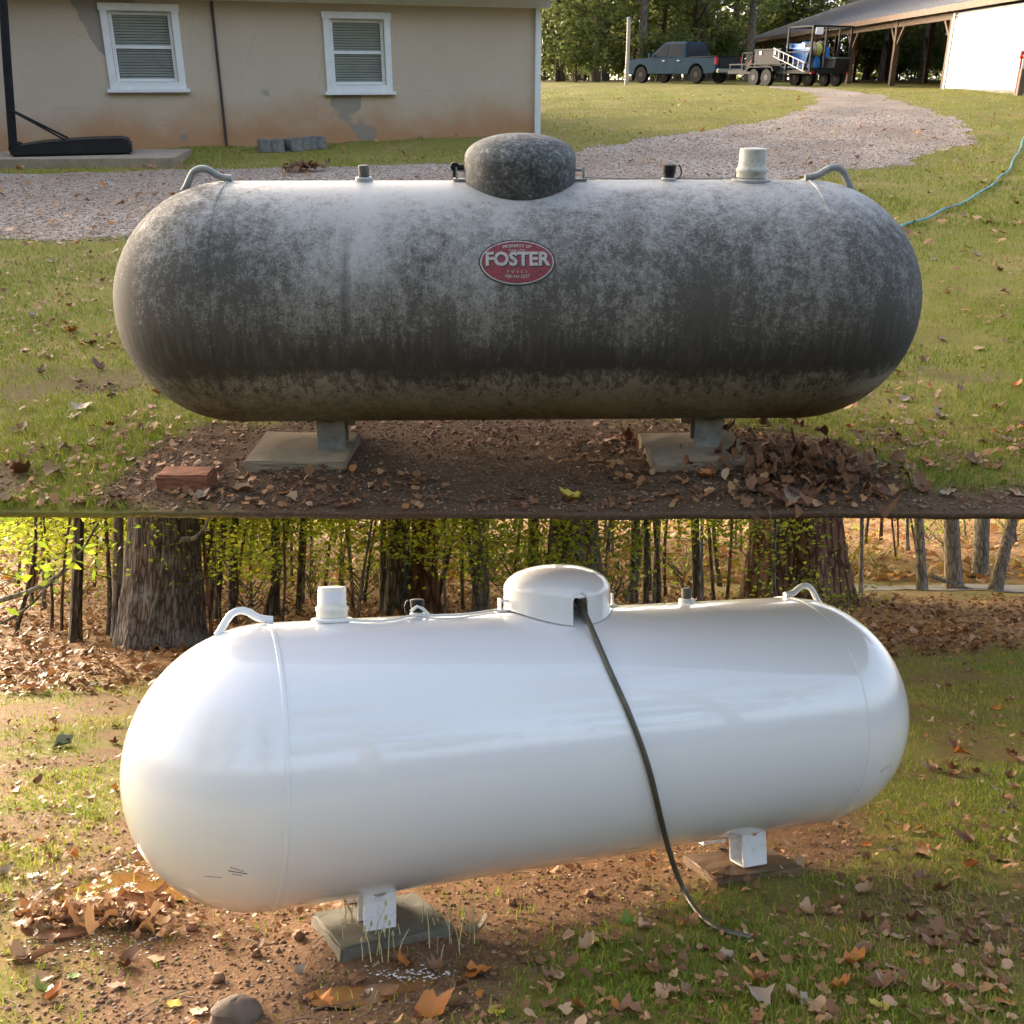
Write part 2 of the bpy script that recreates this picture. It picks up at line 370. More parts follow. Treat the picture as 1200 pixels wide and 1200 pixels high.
# the dirty tank: pale grey enamel under mould, thick on the flanks with a black tide band that drips below
def tank_dirty(name):
    m, t, b = nm(name); v = coords(t); sp = N(t, 'SeparateXYZ'); t.links.new(v, sp.inputs[0]); z = sp.outputs[2]
    fine = noise(t, v, 130, 8, .75); med = noise(t, v, 34, 7, .75); big = noise(t, v, 2.6, 5, .6)
    vs = coords(t, 'Object', (1, 1, .09)); streak = noise(t, vs, 42, 5, .7)
    zz = math_(t, 'ADD', z, math_(t, 'MULTIPLY', math_(t, 'SUBTRACT', big, .5), .16))
    # mould density over height: thin on the crown, heavy from half way down to the tide line
    dens = ramp(t, math_(t, 'MULTIPLY_ADD', zz, 1.0, .5), [(.02, .5), (.2, .44), (.30, .5), (.345, .85), (.385, .86), (.46, .7), (.62, .62), (.78, .53), (.88, .42), (.97, .3)])
    drip = ramp(t, math_(t, 'SUBTRACT', z, math_(t, 'MULTIPLY', math_(t, 'SUBTRACT', streak, .5), .26)), [(-.0, 0), (1, 1)])
    zd = math_(t, 'ADD', z, math_(t, 'ADD', math_(t, 'MULTIPLY', ramp(t, streak, [(.46, 0), (.72, 1)]), .24), math_(t, 'MULTIPLY', math_(t, 'SUBTRACT', big, .5), .05)))
    tide = ramp(t, math_(t, 'ADD', zd, .5), [(.345, 0), (.36, .9), (.43, .8), (.56, 0)])
    spk = math_(t, 'ADD', math_(t, 'MULTIPLY', fine, .55), math_(t, 'MULTIPLY', med, .45))
    a = math_(t, 'SUBTRACT', math_(t, 'ADD', spk, math_(t, 'MULTIPLY', dens, .62)), .5)
    blot = noise(t, v, 9, 6, .7)
    a = math_(t, 'ADD', a, math_(t, 'MULTIPLY', math_(t, 'SUBTRACT', blot, .5), .2))
    wide = noise(t, coords(t, 'Object', (1, 1, .6)), 2.1, 3, .5)
    a = math_(t, 'ADD', a, math_(t, 'MULTIPLY', math_(t, 'SUBTRACT', wide, .5), .5))
    a = math_(t, 'ADD', a, math_(t, 'MULTIPLY', ramp(t, math_(t, 'MULTIPLY', sp.outputs[0], -.5), [(.45, 0), (.62, 1)]), .09))
    a = math_(t, 'ADD', a, math_(t, 'MULTIPLY', math_(t, 'SUBTRACT', noise(t, coords(t, 'Object', (1, 1, .1)), 24, 5, .7), .5), .28))
    cover = ramp(t, a, [(.2, .08), (.33, .55), (.44, .95)])
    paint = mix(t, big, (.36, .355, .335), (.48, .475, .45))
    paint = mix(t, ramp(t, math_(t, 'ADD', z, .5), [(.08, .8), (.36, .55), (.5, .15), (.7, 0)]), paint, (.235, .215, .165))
    c = mix(t, cover, paint, mix(t, med, (.042, .038, .031), (.1, .091, .077)))
    c = mix(t, math_(t, 'MULTIPLY', tide, .8), c, (.035, .033, .03))
    # pale scuffs and scratches
    sc = ramp(t, noise(t, coords(t, 'Object', (3, 3, 9)), 3.2, 8, .75, 1.2), [(.66, 0), (.72, .55)])
    c = mix(t, sc, c, (.42, .43, .415))
    xs = math_(t, 'ABSOLUTE', sp.outputs[0])
    foot = math_(t, 'MULTIPLY', ramp(t, xs, [(.9, 0), (1.0, .0)]), 1.0)
    # red-brown soil splash low on the right-hand end
    red = math_(t, 'MULTIPLY', ramp(t, math_(t, 'MULTIPLY', sp.outputs[0], .5), [(.42, 0), (.56, 1)]), ramp(t, math_(t, 'ADD', math_(t, 'ADD', z, .5), math_(t, 'MULTIPLY', big, .1)), [(.12, .8), (.3, 0)]))
    c = mix(t, red, c, (.16, .095, .055))
    # clean run-off below the gauge cap with a dark tear beside it
    wob = math_(t, 'MULTIPLY', math_(t, 'SUBTRACT', noise(t, vs, 9, 4, .6), .5), .12)
    up_ = ramp(t, math_(t, 'ADD', z, .5), [(.62, 0), (.78, .75), (.97, .6)])
    run = math_(t, 'MULTIPLY', ramp(t, math_(t, 'ABSOLUTE', math_(t, 'ADD', math_(t, 'ADD', sp.outputs[0], .56), wob)), [(0, 1), (.075, 0)]), up_)
    c = mix(t, math_(t, 'MULTIPLY', run, .6), c, (.5, .51, .5))
    tear = math_(t, 'MULTIPLY', ramp(t, math_(t, 'ABSOLUTE', math_(t, 'ADD', math_(t, 'ADD', sp.outputs[0], .63), math_(t, 'MULTIPLY', wob, .4))), [(0, 1), (.03, 0)]), ramp(t, math_(t, 'ADD', z, .5), [(.4, 0), (.5, .7), (.75, .5), (.86, 0)]))
    c = mix(t, tear, c, (.04, .038, .035))
    # brushed pale rub mark low on the right-hand end
    vr = coords(t, 'Object', (1, 1, 7)); rub = math_(t, 'MULTIPLY', ramp(t, sp.outputs[0], [(0, 0), (1, 0)]), 0)
    rx = ramp(t, math_(t, 'SUBTRACT', sp.outputs[0], .7), [(.5, 0), (.56, 1), (.76, 1), (.84, 0)])
    rzz = ramp(t, math_(t, 'ADD', math_(t, 'ADD', z, .5), math_(t, 'ADD', math_(t, 'MULTIPLY', sp.outputs[0], -.12), math_(t, 'MULTIPLY', math_(t, 'SUBTRACT', noise(t, vr, 5, 5, .7), .5), .06))), [(.055, 0), (.075, 1), (.11, 1), (.135, 0)])
    c = mix(t, math_(t, 'MULTIPLY', math_(t, 'MULTIPLY', rx, rzz), .75), c, (.34, .33, .29))
    t.links.new(c, b.inputs['Base Color'])
    rr = ramp(t, cover, [(0, .42), (1, .85)]); t.links.new(rr, b.inputs['Roughness']); b.inputs['Specular IOR Level'].default_value = .4
    bump(t, b, cover, .25, .004); return m
M['tank_dirty'] = tank_dirty('mouldy_grey_enamel')
m, t, b = nm('mouldy_dome'); v = coords(t); sp = N(t, 'SeparateXYZ'); t.links.new(v, sp.inputs[0])
f = noise(t, v, 75, 8, .8); f2 = noise(t, v, 20, 6, .75)
a = math_(t, 'ADD', math_(t, 'ADD', math_(t, 'MULTIPLY', f, .6), math_(t, 'MULTIPLY', f2, .4)), ramp(t, math_(t, 'MULTIPLY', sp.outputs[2], 1.5), [(.7, .03), (.84, .0), (.94, -.09)]))
c = ramp(t, a, [(.37, (.34, .35, .34)), (.47, (.11, .115, .11)), (.56, (.03, .032, .028))])
t.links.new(c, b.inputs['Base Color']); b.inputs['Roughness'].default_value = .7; bump(t, b, a, .3, .004); M['dome_dirty'] = m
m, t, b = nm('fresh_white_enamel'); v = coords(t)
c = mix(t, noise(t, v, 1.1, 4), (.78, .79, .80), (.83, .83, .83)); sp = N(t, 'SeparateXYZ'); t.links.new(v, sp.inputs[0])
splash = math_(t, 'MULTIPLY', ramp(t, math_(t, 'ADD', sp.outputs[2], .5), [(.05, 1), (.2, 0)]), ramp(t, noise(t, v, 34, 6, .75), [(.5, 0), (.7, .5)]))
c = mix(t, splash, c, (.5, .42, .33))
t.links.new(c, b.inputs['Base Color']); b.inputs['Roughness'].default_value = .3; b.inputs['Coat Weight'].default_value = 1; b.inputs['Coat Roughness'].default_value = .022; b.inputs['Coat IOR'].default_value = 1.55
bump(t, b, noise(t, v, 7, 2), .03, .006); M['white_paint'] = m
m, t, b = nm('sign_red'); v = coords(t)
c = mix(t, ramp(t, noise(t, v, 90, 6, .75), [(.42, .1), (.6, .85)]), (.33, .02, .035), (.07, .022, .022)); t.links.new(c, b.inputs['Base Color']); b.inputs['Roughness'].default_value = .45; M['sign_red'] = m
m, t, b = nm('sign_white'); v = coords(t)
c = mix(t, ramp(t, noise(t, v, 110, 6, .75), [(.46, .1), (.64, .8)]), (.52, .51, .47), (.17, .14, .12)); t.links.new(c, b.inputs['Base Color']); b.inputs['Roughness'].default_value = .5; M['sign_white'] = m
M['sign_black'] = plain('sign_black', (.025, .022, .022), .5, .2, 30)
m, t, b = nm('muddy_water'); v = coords(t); c = mix(t, noise(t, v, 6, 5), (.2, .095, .035), (.28, .14, .055))
t.links.new(c, b.inputs['Base Color']); b.inputs['Roughness'].default_value = .03; bump(t, b, noise(t, v, 9, 3), .05, .004); M['puddle'] = m
M['asphalt'] = plain('lane_asphalt', (.2, .18, .16), .9, .15, 3)
# ------------------------------------------------------------------ scatter helpers
def sheet(name, zf, ys, half, cols, mat, masks=None, keep=None, dz=0.0, lip=0.0, jit=0.0):
    ys = np.asarray(ys); tt = np.linspace(-1, 1, cols); Y, T = np.meshgrid(ys, tt, indexing='ij')
    X = T * half(Y); Z = zf(X, Y) + dz
    if lip:
        a = fbm(X[0], Y[0], .16, 4) * .02
        Y[0] += a
        rowsX = [X[0], X[0]]; rowsY = [Y[0] + .06, Y[0] + .006]; rowsZ = [Z[0] - .045, Z[0] - .02]
        X = np.vstack([rowsX[0], rowsX[1], X]); Y = np.vstack([rowsY[0], rowsY[1], Y]); Z = np.vstack([rowsZ[0], rowsZ[1], Z])
    n, c = X.shape; idx = np.arange(n * c).reshape(n, c)
    F = np.stack([idx[:-1, :-1], idx[:-1, 1:], idx[1:, 1:], idx[1:, :-1]], -1).reshape(-1, 4)
    V = np.stack([X, Y, Z], -1).reshape(-1, 3)
    if keep is not None:
        k = keep(V[:, 0], V[:, 1]); F = F[k[F].all(1)]
        used = np.unique(F); mp = np.full(len(V), -1); mp[used] = np.arange(len(used)); V = V[used]; F = mp[F]
    at_ = {k: f(V[:, 0], V[:, 1]) for k, f in (masks or {}).items()}
    o = link(name, np_mesh(name, V, F, mat, at_ or None, True)); put(o); return o
def blades(name, x, y, z, h, w, mat, rnd=None, lean=.45):
    n = len(x); a = nr.uniform(0, 2 * np.pi, n); ca, sa = np.cos(a), np.sin(a); b = nr.uniform(0, 2 * np.pi, n)
    l = nr.uniform(.1, 1, n) * lean * h * 1.6; dx, dy = np.cos(b) * l, np.sin(b) * l
    V = np.zeros((n, 5, 3)); w = w / 2
    for i, (s, q, hh, ll) in enumerate(((-1, 1, 0, 0), (1, 1, 0, 0), (1, .7, .6, .35), (-1, .7, .6, .35), (0, 0, 1, 1))):
        V[:, i, 0] = x + ca * w * s * q + dx * ll; V[:, i, 1] = y + sa * w * s * q + dy * ll; V[:, i, 2] = z + h * hh * (1 - .25 * (ll == 1)) - .004
    F = (np.arange(n)[:, None, None] * 5 + np.array([[0, 1, 2], [0, 2, 3], [3, 2, 4]])[None]).reshape(-1, 3)
    rv = np.repeat(np.clip(nr.normal(.42, .24, n) if rnd is None else rnd, 0, 1), 5)
    o = link(name, np_mesh(name, V.reshape(-1, 3), F, mat, rv)); put(o); return tag(o, kind='stuff')
def stones(name, x, y, z, s, mat, flat=.6, rnd=None):
    n = len(x); base = np.array([[1, 0, 0], [0, 1, 0], [-1, 0, 0], [0, -1, 0], [0, 0, 1], [0, 0, -1]], float)
    V = base[None] * nr.uniform(.6, 1.2, (n, 6, 1)); V += nr.uniform(-.25, .25, V.shape); V[:, :, 2] *= flat
    a = nr.uniform(0, 6.28, n); c, q = np.cos(a)[:, None], np.sin(a)[:, None]
    X = V[:, :, 0] * c - V[:, :, 1] * q; Y = V[:, :, 0] * q + V[:, :, 1] * c
    V = np.stack([X, Y, V[:, :, 2]], -1) * s[:, None, None] + np.stack([x, y, z + s * flat * .3], -1)[:, None]
    f = np.array([[0, 1, 4], [1, 2, 4], [2, 3, 4], [3, 0, 4], [1, 0, 5], [2, 1, 5], [3, 2, 5], [0, 3, 5]])
    F = (np.arange(n)[:, None, None] * 6 + f[None]).reshape(-1, 3)
    o = link(name, np_mesh(name, V.reshape(-1, 3), F, mat, np.repeat(nr.random(n) if rnd is None else rnd, 6))); put(o); return tag(o, kind='stuff')
LOBE = [(0, 1.0), (.3, .82), (.6, .88), (1.0, .7), (1.35, .76), (1.9, .62), (2.55, .56), (3.14, .4), (3.73, .56), (4.38, .62), (4.93, .74), (5.28, .68), (5.68, .88), (5.98, .8)]
def litter(name, x, y, z, s, mat, lo=0, hi=1, curl=.35):
    n = len(x); k = len(LOBE); ang = np.array([a for a, _ in LOBE]); rad = np.array([r for _, r in LOBE])
    rr = rad[None] * nr.uniform(.8, 1.15, (n, k)); u = np.cos(ang)[None] * rr; v = np.sin(ang)[None] * rr * nr.uniform(.55, 1, (n, 1))
    c1 = nr.normal(0, curl, (n, 1)); c2 = nr.normal(0, curl, (n, 1)); w = c1 * u * u + c2 * v * v + nr.normal(0, .07, (n, k))
    P = np.zeros((n, k + 1, 3)); P[:, 1:, 0] = u; P[:, 1:, 1] = v; P[:, 1:, 2] = w
    tx = nr.normal(0, .3, n); ty = nr.normal(0, .3, n); P[:, :, 2] += P[:, :, 0] * tx[:, None] + P[:, :, 1] * ty[:, None]
    P[:, :, 2] -= P[:, :, 2].min(1, keepdims=True) * .85
    a = nr.uniform(0, 6.28, n); c, q = np.cos(a)[:, None], np.sin(a)[:, None]
    X = P[:, :, 0] * c - P[:, :, 1] * q; Y = P[:, :, 0] * q + P[:, :, 1] * c
    V = np.stack([X, Y, P[:, :, 2]], -1) * s[:, None, None] + np.stack([x, y, z + .006], -1)[:, None]
    f = np.array([[0, i + 1, (i + 1) % k + 1] for i in range(k)])
    F = (np.arange(n)[:, None, None] * (k + 1) + f[None]).reshape(-1, 3)
    o = link(name, np_mesh(name, V.reshape(-1, 3), F, mat, np.repeat(nr.uniform(lo, hi, n), k + 1))); put(o); return tag(o, kind='stuff')
def twigs(name, x, y, z, l, mat, rad=.003):
    mb = MB()
    for i in range(len(x)):
        a = rng.uniform(0, 6.28); p = Vector((x[i], y[i], z[i] + .008)); pts = [p.copy()]; st = l[i] / 4
        for _ in range(4):
            a += rng.uniform(-.4, .4); p = p + Vector((math.cos(a) * st, math.sin(a) * st, rng.uniform(-.003, .006))); pts.append(p.copy())
        mb.tube(pts, [rad, rad, rad * .8, rad * .7, rad * .4], 4)
    o = mb.build(name, mat); put(o); return tag(o, kind='stuff')
LEAVES = []
def leaf_mesh(seed):
    r = random.Random(seed); k = len(LOBE); V = [(0, 0, .02)]; cu, cv = r.uniform(-.5, 1.4), r.uniform(-.2, 1.5)
    ring = []
    for q in (.55, 1):
        for a, rad in LOBE:
            rr = rad * r.uniform(.78, 1.16) if q == 1 else .33
            u, v = math.cos(a) * rr, math.sin(a) * rr * .85
            V.append((u, v, cu * u * u + cv * v * v + (r.uniform(-.09, .09) if q == 1 else -.03)))
    F = [(0, i + 1, (i + 1) % k + 1) for i in range(k)] + [(i + 1, i + 1 + k, (i + 1) % k + 1 + k, (i + 1) % k + 1) for i in range(k)]
    o = len(V); V += [(-.3, -.012, .0), (-.3, .012, .0), (-.85, .02, .05), (-.85, -.004, .05)]; F.append((o, o + 1, o + 2, o + 3))
    zmin = min(v[2] for v in V); V = [(a, b, c - zmin) for a, b, c in V]
    return V, F
LM = {}
def leaf(px, py, S, size, kind, label, group, seed, tiltx=None, zoff=0.0):
    key = (seed % 9, kind)
    if key not in LM:
        V, F = leaf_mesh(key[0]); me = bpy.data.meshes.new('fallen_leaf'); me.from_pydata(V, [], F); me.materials.append(M['leaf_' + kind])
        me.polygons.foreach_set('use_smooth', [True] * len(me.polygons)); LM[key] = me
    p = gp(px, py, S); o = link('fallen_leaf', LM[key]); r = random.Random(seed)
    put(o, (p[0], p[1], p[2] + .006 + zoff), r.uniform(0, 6.28), Matrix.Rotation(r.uniform(-.3, .3) if tiltx is None else tiltx, 4, 'X') @ Matrix.Rotation(r.uniform(-.25, .25), 4, 'Y') @ Matrix.Scale(size, 4))
    return tag(o, label, 'leaf', group)

# ------------------------------------------------------------------ trees
def trunk_mb(mb, h, r0, r1, seed, lean=(0, 0), flare=.5, n=12, rings=14, wob=.04, rough=.05, base=-.15, twist=0, lump=0):
    r = random.Random(seed); o = len(mb.v); ph = [r.uniform(0, 6.28) for _ in range(6)]; am = [r.uniform(.3, 1) for _ in range(6)]
    top = None
    for i in range(rings + 1):
        f = (i / rings) ** 1.25; z = base + (h - base) * f; rad = (r0 + (r1 - r0) * f) * (1 + flare * math.exp(-max(z, 0) / (r0 * 2.2)))
        cx = lean[0] * f * h + wob * h * .3 * math.sin(f * 4 + ph[0]) * f; cy = lean[1] * f * h + wob * h * .3 * math.sin(f * 3.4 + ph[1]) * f
        for k in range(n):
            a = 2 * math.pi * k / n + twist * f
            e = 1 + rough * sum(am[j] * math.sin(a * (2 + j * 2) + ph[j] + f * 2.2 * (j % 3)) for j in range(5)) + r.uniform(-1, 1) * rough * .35
            e += lump * math.exp(-max(z, 0) / (r0 * 1.5)) * math.sin(a * 5 + ph[2])
            mb.v.append((cx + rad * e * math.cos(a), cy + rad * e * math.sin(a), z))
        top = (cx, cy, z)
    for i in range(rings):
        for k in range(n): mb.f.append((o + i * n + k, o + i * n + (k + 1) % n, o + (i + 1) * n + (k + 1) % n, o + (i + 1) * n + k))
    mb.f.append(tuple(o + rings * n + k for k in range(n)))
    return mb
def limbs(mb, r, h0, h1, n, L, r0, lean=(0, 0), up=.5, zmax=99):
    tips = []
    for _ in range(n):
        z = r.uniform(h0, h1); a = r.uniform(0, 6.28); p = Vector((lean[0] * z, lean[1] * z, z)); l = L * r.uniform(.5, 1.1); pts = [p.copy()]
        d = Vector((math.cos(a), math.sin(a), up * r.uniform(.3, 1.2))).normalized()
        for k in range(4):
            d = (d + Vector((r.uniform(-.3, .3), r.uniform(-.3, .3), r.uniform(-.15, .25)))).normalized(); p = p + d * l / 4; p.z = min(p.z, zmax); pts.append(p.copy())
        mb.tube(pts, [r0, r0 * .8, r0 * .6, r0 * .4, r0 * .18], 5, False); tips += pts[2:]
    return tips
def crown(name, centers, per, spread, size, mat, seed, lo=0, hi=1, flat=.6):
    g = np.random.default_rng(seed); C = np.array([tuple(c) for c in centers]); n = len(C) * per
    off = g.normal(0, 1, (n, 3)) * spread * np.array([1, 1, flat]); P = np.repeat(C, per, 0) + off
    tone = np.repeat(g.uniform(lo, hi, len(C)), per) * .6 + g.uniform(lo, hi, n) * .4
    s = size * g.uniform(.6, 1.3, n); d = g.normal(0, 1, (n, 3)); d[:, 2] *= .45; d /= np.linalg.norm(d, axis=1, keepdims=True)
    e = np.cross(d, g.normal(0, 1, (n, 3))); e /= np.linalg.norm(e, axis=1, keepdims=True)
    nn = np.cross(d, e)
    V = np.stack([P - d * s[:, None], P + e * s[:, None] * .5 + nn * s[:, None] * .12, P + d * s[:, None], P - e * s[:, None] * .5 + nn * s[:, None] * .12], 1).reshape(-1, 3)
    F = np.arange(n * 4).reshape(-1, 4)
    return np_mesh(name, V, F, mat, np.repeat(tone, 4))
# ================================================================== UPPER YARD (drive side)
PLACE[0] = UP
GRAVEL = [gp(x, y, 'U') for x, y in ((-330, 318), (0, 286), (150, 276), (420, 262), (640, 240), (800, 219), (950, 207), (1060, 192), (1120, 176), (1150, 160), (1140, 146), (1095, 127), (1040, 114), (995, 106), (955, 103), (905, 101.5), (900, 103.5), (940, 108), (956, 114), (950, 123), (905, 139), (810, 156), (720, 168), (650, 181), (560, 190), (400, 194), (230, 198), (0, 203), (-330, 208))]
def on_gravel(x, y, wob=.35): 
    return inside(GRAVEL, x + (fbm(x, y, .7, 21) - .5) * wob * 2, y + (fbm(x, y, .7, 25) - .5) * wob * 2)
def dirt_u(x, y):
    e = ((x - .12) / 1.5) ** 2 + ((y - 3.35) / .85) ** 2 + (fbm(x, y, .55, 31) - .5) * 1.5
    e2 = ((x - 1.55) / .75) ** 2 + ((y - 2.95) / .42) ** 2 + (fbm(x, y, .4, 35) - .5) * 1.3
    pat = smooth(.5, .68, fbm(x, y, .45, 37)) * smooth(6.5, 4, y) * .75
    return np.maximum(np.maximum(1 - smooth(.75, 1.25, e), 1 - smooth(.7, 1.3, e2)), pat)
def mould_u(x, y): return .75 * smooth(58, 66, y) + 0 * x
Y0 = gp(600, 605, 'U')[1]
g_u = sheet('ground', z_upper, np.geomspace(Y0, 90, 340), lambda y: .75 + .61 * y, 280, M['ground_u'], {'dirt': dirt_u, 'mould': mould_u}, lip=.05)
tag(g_u, kind='structure')
drv = sheet('gravel_drive', z_upper, np.geomspace(5.6, 46, 340), lambda y: 2 + .7 * y, 420, M['gravel'], keep=on_gravel, dz=.004)
tag(drv, kind='structure')
xs = []; ys = []
yy = np.exp(nr.uniform(math.log(5.5), math.log(24), 160000)); xx = nr.uniform(-1, 1, 160000) * (.62 * yy + .6)
k = on_gravel(xx, yy, .9); xx, yy = xx[k], yy[k]; k = nr.random(len(xx)) < .5; xx, yy = xx[k], yy[k]
ps = stones('gravel_stones', xx, yy, z_upper(xx, yy) + .003, nr.uniform(.005, .014, len(xx)) * (1 + yy / 30), M['pebble'], rnd=np.clip(nr.normal(.45, .25, len(xx)), 0, 1))
tag(ps, 'loose grey and tan gravel strewn over the drive', 'gravel')
# turf
def lawn(n, y0, y1, hw, hh, ww, name, mat, label, dens=None):
    y = np.exp(nr.uniform(math.log(y0), math.log(y1), n)); x = nr.uniform(-1, 1, n) * hw(y)
    patch = fbm(x, y, .8, 41); k = (~on_gravel(x, y, .9) | (~on_gravel(x, y, .2) & (nr.random(n) < .5))) & (dirt_u(x, y) < nr.uniform(.2, .75, n)) & (patch > nr.uniform(.12, .56, n))
    for c in NOGRASS: k &= ~inside(c, x, y)
    x, y, patch = x[k], y[k], patch[k]; m = len(x)
    rv = np.clip(nr.normal(.45, .2, m) + (.5 - fbm(x, y, 1.2, 44)) * 1.1, 0, 1)
    o = blades(name, x, y, z_upper(x, y), nr.uniform(*hh, m) * (.6 + .8 * patch), nr.uniform(*ww, m), mat, rv, .6)
    return tag(o, label, 'grass')
NOGRASS = []
HA = gp(40, 182, 'U'); HB = gp(627, 157, 'U'); hd = (HB - HA)[:2]; hd /= np.linalg.norm(hd); hn = np.array([-hd[1], hd[0]])
HRZ = math.atan2(hd[1], hd[0])
NOGRASS.append([HB[:2] + hn * .0, HB[:2] - hd * 16, HB[:2] - hd * 16 + hn * 9, HB[:2] + hn * 9])
SLAB = [gp(-150, 203, 'U'), gp(205, 197, 'U'), gp(226, 178, 'U'), gp(-150, 186, 'U')]
NOGRASS.append([p[:2] for p in SLAB])
lawn(150000, Y0 + .03, 9.5, lambda y: .62 * y + .5, (.016, .058), (.0025, .0055), 'near_grass', M['grass'], 'short patchy grass around the weathered tank')
lawn(120000, 9.5, 36, lambda y: .62 * y + .5, (.03, .065), (.007, .014), 'far_grass', M['grass_far'], 'mown lawn rising towards the pickup and the open shed')

# fallen leaves: the large ones near the tank one by one, the rest as litter
def scat(n, y0, y1, hw, cond):
    y = np.exp(nr.uniform(math.log(y0), math.log(y1), n)); x = nr.uniform(-1, 1, n) * hw(y); k = cond(x, y); return x[k], y[k]
x, y = scat(7000, Y0 + .05, 8, lambda y: .6 * y + .3, lambda x, y: (fbm(x, y, .8, 51) > .46) & ~on_gravel(x, y))
tag(litter('leaf_litter', x, y, z_upper(x, y) + .008, nr.uniform(.008, .03, len(x)), M['litter'], .1, .95), 'small dry leaves and scraps sprinkled in the grass round the weathered tank', 'leaf litter')
x, y = scat(900, 8, 30, lambda y: .6 * y, lambda x, y: np.full(x.shape, True))
tag(litter('lawn_leaves', x, y, z_upper(x, y) + .03, nr.uniform(.035, .075, len(x)), M['litter'], .3, 1), 'tiny fallen leaves dotted over the far lawn and drive', 'leaf litter')
x, y = scat(16000, Y0 + .04, 4.6, lambda y: np.full(y.shape, 2.2), lambda x, y: dirt_u(x, y) > .35)
tag(stones('soil_crumbs', x, y, z_upper(x, y), nr.uniform(.002, .007, len(x)) * nr.choice([1, 1, 1, 1.6], len(x)), M['pebble_d']), 'crumbly brown soil and grit under the weathered tank', 'soil')
x, y = scat(240, Y0 + .05, 4.4, lambda y: np.full(y.shape, 1.9), lambda x, y: dirt_u(x, y) > .3)
tag(twigs('twigs', x, y, z_upper(x, y), nr.uniform(.04, .16, len(x)), M['twig'], .0025), 'thin broken twigs on the soil under the weathered tank', 'twigs')
x, y = scat(2600, Y0 + .04, 4.6, lambda y: np.full(y.shape, 2.2), lambda x, y: (dirt_u(x, y) > .25) & (fbm(x, y, .3, 57) > .42))
tag(litter('soil_debris', x, y, z_upper(x, y), nr.uniform(.006, .022, len(x)), M['litter'], 0, .45, .5), 'dark shredded leaf debris on the bare soil under the weathered tank', 'leaf litter')
x = nr.normal(1.15, .17, 230); y = np.clip(nr.normal(3.4, .17, 230), 3.0, 4)
tag(litter('leaf_drift', x, y, z_upper(x, y) + nr.uniform(0, .05, 230), nr.uniform(.022, .045, 230), M['litter'], 0, .35, .9), 'drift of dark curled leaves heaped beside the right concrete pad', 'leaf litter')
p = gp(355, 201, 'U'); x = nr.normal(p[0], .13, 60); y = nr.normal(p[1], .1, 60)
tag(litter('leaf_clump', x, y, z_upper(x, y) + nr.uniform(0, .08, 60), nr.uniform(.05, .08, 60), M['litter'], 0, .4, .7), 'small heap of brown leaves on the gravel behind the weathered tank', 'leaf litter')
KU = ['brown', 'tan', 'tan', 'pale', 'brown', 'brown', 'orange', 'red', 'pale']
LU = [(28, 555, .06), (60, 560, .055), (20, 550, .05), (95, 480, .06), (85, 490, .05), (110, 404, .05), (86, 390, .06), (28, 412, .04), (40, 372, .045), (118, 433, .045), (130, 455, .04), (95, 450, .04), (60, 420, .035), (150, 540, .04), (165, 505, .035), (185, 463, .045), (178, 478, .03), (134, 465, .035), (48, 438, .035), (105, 300, .05), (120, 330, .04), (60, 308, .045), (80, 345, .03), (22, 505, .05), (130, 500, .03), (95, 590, .05), (55, 585, .045), (140, 585, .04), (75, 530, .04), (10, 590, .05)]
for i, (a, b_, s) in enumerate(LU):
    leaf(a, b_, 'U', s * 1.15, KU[i % 9], {'pale': 'pale', 'red': 'dark red'}.get(KU[i % 9], KU[i % 9]) + ' fallen leaf in the grass left of the weathered tank, ' + ('near the gravel' if b_ < 400 else 'level with its middle' if b_ < 500 else 'near the front edge'), 'fallen leaves left of the weathered tank', i)
LU2 = [(1135, 290, .05), (1145, 300, .05), (1170, 318, .05), (1120, 315, .04), (1160, 262, .06), (1130, 255, .05), (1175, 345, .045), (1110, 345, .035), (1095, 305, .045), (1145, 410, .045), (1105, 400, .04), (1082, 425, .035), (1150, 430, .03), (1180, 400, .04), (1165, 480, .045), (1125, 460, .035), (1188, 455, .035), (1060, 470, .04), (1065, 495, .04), (1100, 490, .05), (1140, 545, .05), (1165, 548, .05), (1150, 520, .03), (1185, 520, .035), (1050, 515, .04), (1090, 545, .035), (1020, 545, .04), (1190, 580, .05), (1110, 580, .04), (1190, 240, .05), (1060, 240, .05), (1010, 225, .05), (1150, 215, .06), (1090, 228, .05)]
for i, (a, b_, s) in enumerate(LU2):
    leaf(a, b_, 'U', s * 1.1, KU[(i * 2 + 1) % 9], {'pale': 'pale', 'red': 'dark red'}.get(KU[(i * 2 + 1) % 9], KU[(i * 2 + 1) % 9]) + ' fallen leaf right of the weathered tank, ' + ('near the hose' if b_ < 330 else 'level with its middle' if b_ < 470 else 'near the front edge'), 'fallen leaves right of the weathered tank', i + 40)
leaf(288, 576, 'U', .065, 'tan', 'curled tan leaf on the soil below the left concrete pad', None, 5)
leaf(233, 585, 'U', .04, 'pale', 'small pale leaf on the soil just below the loose red brick', None, 14)
leaf(330, 580, 'U', .03, 'orange', 'little orange leaf fragment on soil under the left concrete pad', None, 22)
leaf(830, 560, 'U', .05, 'orange', 'rusty orange leaf on the soil in front of the right concrete pad', None, 33)
leaf(888, 578, 'U', .05, 'pale', 'pinkish pale leaf on the soil below the right concrete pad', None, 25)
leaf(672, 586, 'U', .06, 'yellow', 'yellowish leaf on bare soil at the front edge, below the tank centre', None, 29)
leaf(925, 588, 'U', .06, 'pale', 'pale leaf at the very front edge right of the right pad', None, 37)
leaf(1080, 577, 'U', .06, 'brown', 'crumpled brown leaf on the red soil near the right front edge', None, 45)
leaf(738, 517, 'U', .05, 'orange', 'orange-brown leaf tucked behind the left edge of the right pad', None, 47)

